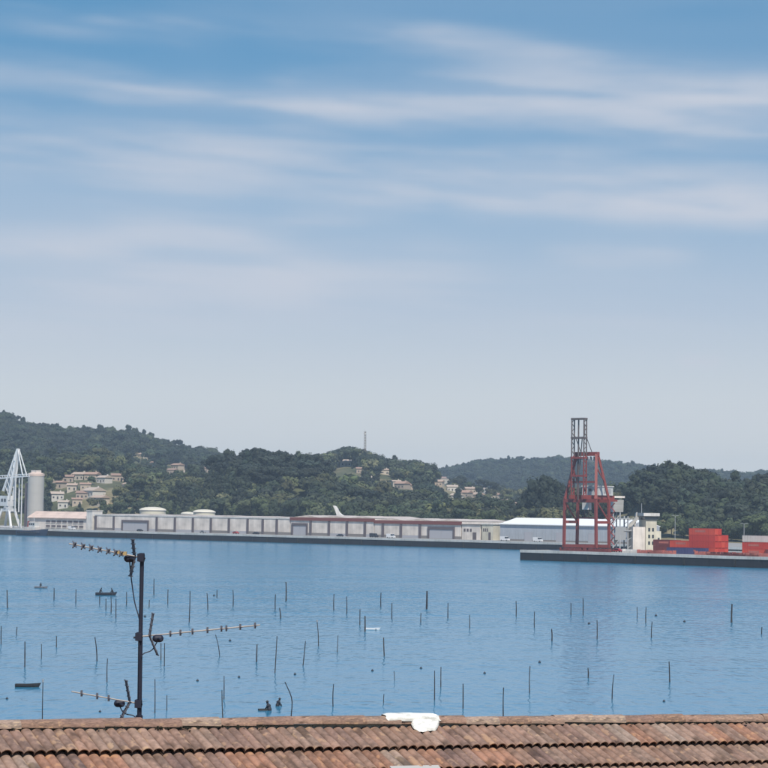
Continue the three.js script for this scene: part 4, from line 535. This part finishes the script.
function person(pos, turn, label, scale = 1) { const g = thing('person', label, 'person', pos, turn); g.scale.setScalar(scale); figure(wading, 0.028, wader, 'body', g); mesh('face', new THREE.SphereGeometry(0.085, 12, 10).scale(0.9, 1.1, 0.85).translate(0.335, 0.69, 0), skin, g); mesh('hat', [new THREE.CylinderGeometry(0.17, 0.18, 0.02, 16).translate(0.3, 0.79, 0), new THREE.SphereGeometry(0.115, 14, 8, 0, 6.29, 0, 1.6).translate(0.3, 0.78, 0)], hat, g); return g; }
person(ground(270, 710.6), 2.6, 'dark clad person bending waist-deep in the water beside a floating crate', 1.15);
person(ground(277, 706.2), 0.5, 'dark clad person wading farther out than the floating crate', 1.0);
{ const g = thing('floating_crate', 'dark floating crate drifting beside the wading person', 'crate', ground(263.3, 710.4), 0.3); mesh('tray', [box(-0.5, 0.5, -0.08, 0.03, -0.3, 0.3), box(-0.5, 0.5, 0.03, 0.16, 0.26, 0.3), box(-0.5, 0.5, 0.03, 0.16, -0.3, -0.26), box(-0.5, -0.46, 0.03, 0.16, -0.26, 0.26), box(0.46, 0.5, 0.03, 0.16, -0.26, 0.26)], fm_(), g); mesh('catch', new THREE.SphereGeometry(0.24, 12, 8).scale(1.6, 0.4, 0.9).translate(0, 0.05, 0), oil, g); }
function fm_() { return std(0.04, 0.035, 0.03, 0.8); }
function rowboat(pos, turn, L, mat, label) {
  const g = thing('rowing_boat', label, 'boat', pos, turn, 'small boats'), dm = mat.clone(); dm.side = THREE.DoubleSide; const h = hullGeo(L, L * 0.36, L * 0.12, L * 0.05); mesh('hull', h, dm, g);
  for (const x of [-0.22, 0.05, 0.27]) mesh('thwart', box(L * x - 0.12, L * x + 0.12, L * 0.075, L * 0.075 + 0.04, -L * 0.15, L * 0.15), fm_(), g);
  mesh('floorboards', box(-L * 0.4, L * 0.3, 0.01, 0.05, -L * 0.12, L * 0.12), fm_(), g); mesh('transom', box(-L * 0.5, -L * 0.485, 0, L * 0.13, -L * 0.15, L * 0.15), mat, g); return g;
}
rowboat(ground(27, 687), 0.12, 2.7, std(0.03, 0.028, 0.03, 0.7), 'small dark rowing boat lying empty, closest of the boats');
{
  const p = ground(105.5, 595.2), g = rowboat(p, 0.08, 4.6, std(0.03, 0.03, 0.04, 0.7), 'dark open boat with two figures in front of the top antenna');
  person(p.clone().add(V(-1.3, 0.75, 0)), 0.2, 'dark clad person at the stern of the far open boat', 1.1); person(p.clone().add(V(1.7, 0.7, 0)), 3, 'dark clad person at the bow of the far open boat', 1.1);
}
{ const p = ground(41, 588.2); rowboat(p, -0.2, 3.2, std(0.2, 0.2, 0.22, 0.7), 'tiny grey boat far out toward the white crane'); person(p.clone().add(V(-0.2, 0.55, 0)), 1.2, 'dark clad person sitting in the tiny grey boat', 0.95); }
rowboat(ground(371.8, 630), 0.05, 2.6, std(0.8, 0.8, 0.8, 0.5), 'small white boat moored at the thick dark pole');

// ---------------------------------------------------------------- house with the tiled roof
{
  const a = 29 * Math.PI / 180, pitch = 27 * Math.PI / 180, D0 = 20.3, tn = Math.tan(a), dl = D0 / (1 + 384 / F * tn), dr = D0 / (1 - 384 / F * tn);
  const E1 = at(0, 727, dl), E2 = at(768, 720, dr), mid = at(384, 723.5, D0), r = E2.clone().sub(E1).normalize(), fall = V(0, 1, 0).cross(r).normalize().negate(); if (fall.z < 0) fall.negate();
  const up = fall.clone().cross(r).normalize(); if (up.y < 0) up.negate();
  const basis = new THREE.Matrix4().makeBasis(r, up, r.clone().cross(up)), g = thing('tiled_house', 'house with a weathered brown clay tile roof below the view', 'house', mid);
  g.quaternion.setFromRotationMatrix(basis);
  console.log('ridge mid', mid.toArray().map((x) => x.toFixed(2)), 'tilt', (Math.asin(r.y) * 57.3).toFixed(2));
  const HL = 7.2, SL = 5.2, WH = 7.5, eZ = SL * Math.cos(pitch), eY = -SL * Math.sin(pitch);
  mesh('wall', [prism([[-eZ + 0.4, eY - WH], [eZ - 0.4, eY - WH], [eZ - 0.4, eY - 0.02], [0, -0.24], [-eZ + 0.4, eY - 0.02]], -HL + 0.3, HL - 0.3)], std(0.72, 0.7, 0.66, 0.9, { map: grime }), g);
  const wg = std(0.05, 0.05, 0.06, 0.2); for (let i = 0; i < 4; i++) { const x = -5 + i * 3.3, w = mesh('window', box(x - 0.55, x + 0.55, eY - 2.6, eY - 1.2, eZ - 0.42, eZ - 0.36), wg, g); mesh('sill', box(x - 0.65, x + 0.65, eY - 2.7, eY - 2.6, eZ - 0.41, eZ - 0.26), M.coping, w); }
  // tiles
  const TW = 0.2, TL = 0.43, EX = 0.36, T = 0.066, bump = 0.037, th = 0.014, xs = [0, 0.035, 0.09, 0.18, 0.33, 0.5, 0.67, 0.82, 0.91, 0.965].flatMap((q) => [q / 2, 0.5 + q / 2]).concat(1).sort((p, q) => p - q), nseg = xs.length - 1;
  const prof = (x) => bump * Math.pow(Math.abs(Math.sin(Math.PI * x * 2)), 0.5); // two rolls across a tile
  function tileGeo(seed) {
    const k = rng(seed), wr = (k() - 0.5) * 0.006, pos = [], idx = [], uv = [], rows = 2, ring = (z, y, t) => { const base = pos.length / 3; for (let i = 0; i <= nseg; i++) { const x = xs[i]; pos.push((x - 0.5) * (TW - 0.002), y + prof(x) + t + wr * (x - 0.5), z); uv.push(x * 0.2, z); } return base; };
    const tz = (z) => T * z / TL, A0 = ring(0, tz(0), 0), A1 = ring(TL - 0.02, tz(TL - 0.02), 0), A2 = ring(TL, tz(TL) - 0.005, 0), A3 = ring(TL, tz(TL) - 0.005, -th), A4 = ring(0, 0, -th);
    for (const [p, q] of [[A0, A1], [A1, A2], [A2, A3], [A3, A4]]) for (let i = 0; i < nseg; i++) idx.push(p + i, q + i, q + i + 1, p + i, q + i + 1, p + i + 1);
    const gg = new THREE.BufferGeometry(); gg.setAttribute('position', new THREE.Float32BufferAttribute(pos, 3)); gg.setAttribute('uv', new THREE.Float32BufferAttribute(uv, 2)); gg.setIndex(idx); gg.computeVertexNormals(); return clean(gg);
  }
  const clay = tex(512, 512, (u, v) => { const n = fbm(u * 10, v * 5, 201, 5, 10, 5), f = fbm(u * 60, v * 40, 205, 3, 60, 40), li = smooth(0.62, 0.72, fbm(u * 26, v * 20, 209, 4, 26, 20)), dk = smooth(0.6, 0.8, fbm(u * 14, v * 8, 213, 4, 14, 8)); let c = [0.6 + 0.34 * (n - 0.5) + 0.3 * (f - 0.5), 0.6 + 0.3 * (n - 0.5) + 0.3 * (f - 0.5), 0.6 + 0.28 * (n - 0.5) + 0.3 * (f - 0.5)]; c = c.map((x, i) => lerp(lerp(x + 0.16, [0.98, 0.98, 0.9][i], li * 0.75), [0.4, 0.38, 0.36][i], dk * 0.6)); return c; });
  clay.repeat.set(0.55, 0.55);
  const tileMats = [[0.43, 0.275, 0.205], [0.41, 0.26, 0.195], [0.45, 0.3, 0.225], [0.375, 0.235, 0.18], [0.43, 0.265, 0.19], [0.46, 0.245, 0.16], [0.5, 0.365, 0.285], [0.32, 0.2, 0.16]].map(([x, y, z], i) => { const t = clay.clone(); t.offset.set(i * 0.37, i * 0.21); t.needsUpdate = true; return std(x, y, z, 0.92, { map: t, side: THREE.DoubleSide }); });
  // each tile has its own piece of the clay map
  const variants = [...Array(16)].map((_, i) => { const q = tileGeo(60 + i), uv = q.attributes.uv; for (let j = 0; j < uv.count; j++) uv.setXY(j, uv.getX(j) + (i % 4) * 0.43, uv.getY(j) + Math.floor(i / 4) * 0.51); return q; });
  const roof = new THREE.Group(); roof.name = 'roof'; g.add(roof);
  const slope = new THREE.Quaternion().setFromAxisAngle(V(1, 0, 0), pitch), kr = rng(5150), nT = Math.floor(2 * (HL - 0.1) / TW), restF = [];
  mesh('boarding', box(-HL + 0.05, HL - 0.05, -0.1, -0.055, 0.02, SL).applyQuaternion(slope), M.plinth, roof);
  mesh('rear_boarding', box(-HL + 0.05, HL - 0.05, -0.1, -0.055, -SL, -0.02).applyQuaternion(slope.clone().invert()), M.plinth, roof);
  for (let c = 0; c < 13; c++) for (let i = 0; i < nT; i++) {
    const x = -HL + 0.12 + (i + 0.5) * TW, zl = 0.055 + c * EX + (kr() - 0.5) * 0.014, y = (kr() - 0.5) * 0.008 - 0.02 + 0.02 * (fbm(x * 0.5, c * 0.7, 401, 2) - 0.5), m = new THREE.Matrix4().compose(V(x, y, zl).applyQuaternion(slope), slope.clone().multiply(new THREE.Quaternion().setFromEuler(new THREE.Euler((kr() - 0.5) * 0.012, (kr() - 0.5) * 0.02, 0))), V(1, 1, 1)), vi = Math.floor(kr() * 16);
    const patch = fbm(x * 0.6 + 3, c * 0.8, 411, 2); let mi = Math.floor(kr() * 5); if (patch > 0.66 && kr() < 0.5) mi = 5; if (kr() < 0.06) mi = 6; if (kr() < 0.07) mi = 7;
    if (c >= 0 && c < 4 && Math.abs(x) < 6.6) { const t = mesh('tile', variants[vi], tileMats[mi], roof); t.applyMatrix4(m); if (c) t.name = 'tile'; } else restF.push(variants[vi].clone().applyMatrix4(m));
  }
  const rf = mesh('lower_tiles', merge(restF), tileMats[0], roof); rf.userData.kind = 'stuff';
  const rear = []; for (let c = 0; c < 12; c++) for (let i = 0; i < nT; i++) { const x = -HL + 0.12 + (i + 0.5) * TW, q = new THREE.Quaternion().setFromAxisAngle(V(0, 1, 0), Math.PI); rear.push(variants[(i * 7 + c) % 16].clone().applyMatrix4(new THREE.Matrix4().compose(V(-x, -0.02, -(0.05 + c * EX)), q, V(1, 1, 1))).applyQuaternion(slope.clone().invert())); }
  const rr = mesh('rear_tiles', merge(rear), tileMats[1], roof); rr.userData.kind = 'stuff';
  // ridge tiles: overlapping half rounds bedded in mortar
  const RL = 0.46, RE = 0.38, ridgeGeo = (seed) => { const k = rng(seed), R0 = 0.07, R1 = 0.084, gg = grid(14, 5, (u, v) => { const t = Math.PI * (1 - u) * 1.06 - 0.09, q = lerp(R0, R1, v) * (1 + 0.03 * (k() - 0.5)); return V(v * RL, Math.sin(t) * q * 0.82, Math.cos(t) * q); }), inner = grid(14, 1, (u, v) => { const t = Math.PI * u * 1.06 - 0.09, q = lerp(R0, R1, v) - 0.016; return V(v * RL, Math.sin(t) * q * 0.82, Math.cos(t) * q); }), lip = grid(14, 1, (u, v) => { const t = Math.PI * (1 - u) * 1.06 - 0.09, q = lerp(R1, R1 - 0.016, v); return V(RL, Math.sin(t) * q * 0.82, Math.cos(t) * q); }); return merge([gg, inner, lip]); };
  const rv = [0, 1, 2, 3].map((i) => ridgeGeo(810 + i)), mortar = std(0.5, 0.45, 0.38, 0.95, { map: speck, side: THREE.DoubleSide });
  const nR = Math.floor((2 * HL - 0.1) / RE);
  for (let i = 0; i < nR; i++) { const t = mesh('ridge_tile', rv[i % 4], tileMats[[6, 2, 0, 3, 6, 4][Math.floor(kr() * 6)]], roof); t.position.set(-HL + 0.03 + i * RE, 0.008 + (kr() - 0.5) * 0.016, (kr() - 0.5) * 0.014); t.rotation.set(0, (kr() - 0.5) * 0.03, (kr() - 0.5) * 0.025 - 0.012); t.scale.setScalar(0.97 + 0.06 * kr()); }
  const mg = grid(360, 6, (u, v) => { const x = lerp(-HL + 0.1, HL - 0.1, u), n = fbm(x * 5, v * 3, 431, 3), z = lerp(0.0, 0.04, v) + 0.014 * (n - 0.5); return V(x, -0.005 - 0.42 * z + 0.012 * n - 0.02 * v * v, z); }); mesh('bedding_mortar', [mg], mortar, roof);

  // white cement patch draped over the ridge and the top course
  const pw = (px, py) => { const ra = ray(px, py), o = camera.position.clone(), n = up.clone(), t = mid.clone().sub(o).dot(r.clone().cross(n)) ; const q = mid.clone(); const det = ra.clone().cross(r); const s = mid.clone().sub(o).cross(r).dot(det) / det.lengthSq(); return o.addScaledVector(ra, s).sub(q).dot(r); };   // distance along the ridge of what lies behind a pixel
  const nS = up.clone().multiplyScalar(Math.cos(pitch)).addScaledVector(r.clone().cross(up), Math.sin(pitch)), fS = r.clone().cross(up).multiplyScalar(Math.cos(pitch)).addScaledVector(up, -Math.sin(pitch));
  const onSlope = (px, py) => { const ra = ray(px, py), t = mid.clone().addScaledVector(nS, 0.04).sub(camera.position).dot(nS) / ra.dot(nS), q = camera.position.clone().addScaledVector(ra, t).sub(mid); return [q.dot(r), q.dot(fS)]; };
  console.log('slope', onSlope(384, 745), onSlope(384, 766), onSlope(409, 733), onSlope(438, 733));
  const s0 = pw(383, 722), s1 = pw(435.5, 722), [l0, lz] = onSlope(411, 731.5), [l1] = onSlope(440, 731.5);
  const wp = thing('cement_patch', 'bright white cement patch smeared over the roof ridge', 'patch', mid); wp.quaternion.copy(g.quaternion);
  const white = std(0.8, 0.79, 0.76, 0.9, { side: THREE.DoubleSide, map: speck });
  const drape = (a, b, f) => grid(60, 26, (u, v) => { const x = lerp(a, b, u); return f(x, u, v); });
  const capG = drape(s0, s1, (x, u, v) => { const edge = 0.85 + 0.3 * fbm(x * 14, 3, 441, 3), t = lerp(0.24 * edge, Math.PI * 0.93, v), lip = Math.min(1, Math.min(v, 1 - v) * 7, Math.min(u, 1 - u) * 14 + 0.2 * fbm(v * 9, u, 443, 2)), q = 0.088 + 0.013 * lip + 0.016 * (fbm(x * 9, v * 5, 445, 3) - 0.5); return V(x + (u < 0.02 || u > 0.98 ? 0.05 * (fbm(v * 7, u * 50, 447, 2) - 0.5) : 0), Math.sin(t) * q * 0.86 + 0.012, Math.cos(t) * q); });
  mesh('ridge_smear', capG, white, wp);
  const lobe = drape(l0, l1, (x, u, v) => { const w = 1 - Math.pow(Math.abs(2 * u - 1), 6), z = lerp(0.05, 0.05 + (lz - 0.05) * w * (0.8 + 0.5 * (fbm(x * 10, 1, 451, 3) - 0.2)), v), lip = Math.min(1, (1 - v) * 6, Math.min(u, 1 - u) * 12), y = 0.03 + 0.018 * lip + 0.008 * fbm(x * 20, z * 20, 453, 2) + 0.03 * Math.pow(1 - v, 2); return V(x + 0.49 * (lz - z), y, z).applyQuaternion(slope); });
  mesh('slope_smear', lobe, white, wp);
  // roof window whose top edge just enters the picture
  const [k0, kz] = onSlope(386, 765.5), [k1] = onSlope(436, 766.5), sk = thing('roof_window', 'pale metal framed roof window set into the tiles', 'window', mid); sk.quaternion.copy(g.quaternion);
  const zT = kz + 0.16, zB = zT + 0.75, fr = std(0.42, 0.4, 0.37, 0.6), X0 = k0 + 0.06, X1 = k1 - 0.06;
  mesh('frame', [box(X0, X1, 0, 0.1, zT, zT + 0.07), box(X0, X1, 0, 0.1, zB - 0.07, zB), box(X0, X0 + 0.06, 0, 0.1, zT + 0.07, zB - 0.07), box(X1 - 0.06, X1, 0, 0.1, zT + 0.07, zB - 0.07)].map((b) => b.applyQuaternion(slope)), fr, sk);
  mesh('flashing', box(X0 - 0.06, X1 + 0.06, 0, 0.075, zT - 0.1, zT).applyQuaternion(slope), fr, sk);
  const pane = new THREE.MeshPhysicalMaterial({ transmission: 1, thickness: 0, roughness: 0.05, ior: 1.5 }); mesh('pane', box(X0 + 0.06, X1 - 0.06, 0.075, 0.081, zT + 0.07, zB - 0.07).applyQuaternion(slope), pane, sk);
  // moss cushions on the ridge
  const mo = { pos: [], nor: [] }, km = rng(611); for (let i = 0; i < 46; i++) { const x = i < 26 ? lerp(pw(150, 722), pw(262, 722), km()) : lerp(-4, 4.4, km()), z = 0.05 + 0.07 * km(), q = 0.006 + 0.011 * km() * km(); if (x > s0 - 0.1 && x < s1 + 0.1) continue; leafCloud(km, [[x, 0.034 - 0.42 * z, z, q, 0.5], [x + 0.02 * km(), 0.03 - 0.42 * z, z + 0.01, q * 0.8, 0.5]], 26, 0.006, mo); }
  const ms = mesh('moss', toGeo(mo), std(0.03, 0.028, 0.016, 1, { side: THREE.DoubleSide })); ms.position.copy(mid); ms.quaternion.copy(g.quaternion); tag(ms, 'dark moss cushions along the tiled ridge', 'moss'); ms.userData.kind = 'stuff';

  // ------------------------------------------------------------ television antenna
  const base = at(139.2, 723, 19.32), sc = -base.z / F, an = thing('television_antenna', 'dark mast with three yagi aerials fixed behind the tiled ridge', 'antenna', base);
  const dk = std(0.012, 0.014, 0.03, 0.6), alu = std(0.36, 0.33, 0.31, 0.55), el = std(0.1, 0.1, 0.12, 0.5), gold = std(0.42, 0.3, 0.14, 0.5), K = (px, py, dz = 0) => at(px, py, -base.z + dz).sub(base);
  mesh('mast', [rod(K(139, 745), K(140.4, 640), 0.021, 0.021, 12), rod(K(140.4, 640), K(142.2, 553), 0.019, 0.019, 12)], dk, an);
  mesh('mast_bracket', [rod(K(139.2, 722, 0.02), K(139.2, 735, -0.4), 0.012), new THREE.CylinderGeometry(0.032, 0.032, 0.05, 12).translate(...K(139.2, 718).toArray())], dk, an);
  function yagi(hub, tip, tilt, els, refl, box_, mat2, cross) {
    const h = K(...hub), t = K(...tip, tilt), dir = t.clone().sub(h), bm = mesh('boom', rod(h, t, 0.0075, 0.0065, 8), alu, an), side = V(0, 1, 0).cross(dir).normalize();
    mesh('clamp', [new THREE.CylinderGeometry(0.042, 0.042, 0.05, 14).rotateZ(Math.PI / 2).translate(h.x, h.y, h.z), new THREE.BoxGeometry(0.06, 0.07, 0.06).translate(h.x - 0.005, h.y, h.z + 0.02), rod(h.clone(), h.clone().addScaledVector(dir, -0.05).add(V(0, -0.005, 0)), 0.01)], dk, an);
    els.forEach((px, i) => { const c = h.clone().addScaledVector(dir, (px - hub[0]) / (tip[0] - hub[0])), q = cross ? 0.07 : 0.085; const e = mesh('element', cross ? [rod(c.clone().addScaledVector(side, -q).add(V(0, 0.028, 0)), c.clone().addScaledVector(side, q).add(V(0, -0.02, 0)), 0.007), rod(c.clone().addScaledVector(side, -q).add(V(0, -0.028, 0)), c.clone().addScaledVector(side, q).add(V(0, 0.02, 0)), 0.007)] : rod(c.clone().addScaledVector(side, -q), c.clone().addScaledVector(side, q), 0.005), el, an); mesh('element_clip', new THREE.BoxGeometry(cross ? 0.03 : 0.017, cross ? 0.04 : 0.055, 0.024).translate(c.x, c.y, c.z), el, e); });
    for (const [p, q] of [[refl[0], refl[1]], [refl[1], refl[2]]]) { const P0 = K(...p), P1 = K(...q), list = [], sd = side.clone().multiplyScalar(0.07); for (const s of [-1, 1]) list.push(rod(P0.clone().addScaledVector(sd, s * 0.35), P1.clone().addScaledVector(sd, s * 0.35), 0.008)); for (let i = 0; i <= 4; i++) { const c = P0.clone().lerp(P1, i / 4); list.push(rod(c.clone().sub(sd), c.clone().add(sd), 0.006)); } mesh('reflector', list, el, an); }
    const b = K(...box_); mesh('dipole_box', [new THREE.CapsuleGeometry(0.034, 0.035, 5, 12).rotateZ(Math.PI / 2).translate(b.x, b.y, b.z), rod(b.clone().addScaledVector(side, -0.17), b.clone().addScaledVector(side, 0.17), 0.012)], mat2, an);
  }
  yagi([141.6, 557.5], [69, 543.6], -0.25, [74.5, 83, 91, 99.5, 108, 115.5, 121], [[132.8, 539.5], [134.5, 557], [130.5, 576]], [129.5, 558.5], dk, true);
  { const c = K(124, 553.5, -0.07), d = K(118, 552.4, -0.09); mesh('matching_box', [new THREE.BoxGeometry(0.05, 0.035, 0.04).translate(c.x, c.y, c.z), new THREE.BoxGeometry(0.03, 0.03, 0.03).translate(d.x, d.y, d.z)], gold, an); }
  yagi([139.6, 636.6], [260, 625], 0.3, [170, 180, 192, 207, 221, 226, 240, 255], [[153, 613.5], [149.5, 635.5], [157.5, 655]], [158, 638.5], dk, false);
  yagi([139, 703.6], [71.5, 691.5], -0.2, [81.5, 97, 108.5], [[126, 680.5], [129.8, 702], [119.5, 721]], [119.5, 703.5], dk, false);
  const cab = (pts) => new THREE.TubeGeometry(new THREE.CatmullRomCurve3(pts), 24, 0.0055, 6);
  mesh('cable', [cab([K(129.5, 561), K(131.5, 580, 0.05), K(135, 604, 0.04), K(139.5, 620), K(139.4, 640, -0.03), K(138.8, 700, -0.03), K(138.6, 726, -0.03)]), cab([K(158, 640), K(152, 650), K(142, 655, -0.03), K(140, 670, -0.03), K(139, 700, -0.035)]), cab([K(119.5, 706), K(124, 713), K(134, 716), K(138.5, 722, -0.04)])], dk, an);
}
// ---------------------------------------------------------------- shore on which the houses stand
{
  const hgt = (x, z) => { const d = -z; return curve([[-60, 15], [0, 12], [30, 9.3], [60, 6], [110, 1.5], [135, -1.5], [160, -4]], d) + 0.7 * (fbm(x * 0.06 + 9, z * 0.06 + 40, 501, 3) - 0.5); };
  const g = grid(80, 60, (u, v) => { const x = lerp(-260, 260, u), z = lerp(50, -160, v); return V(x, hgt(x, z), z); }), uv = g.attributes.uv, p = g.attributes.position; for (let i = 0; i < p.count; i++) uv.setXY(i, p.getX(i) / 6, p.getZ(i) / 6);
  structure('shore_ground', g, std(0.12, 0.12, 0.07, 1, { map: speck }), 'grassy shore falling to the water');
}
renderer.render(scene, camera);
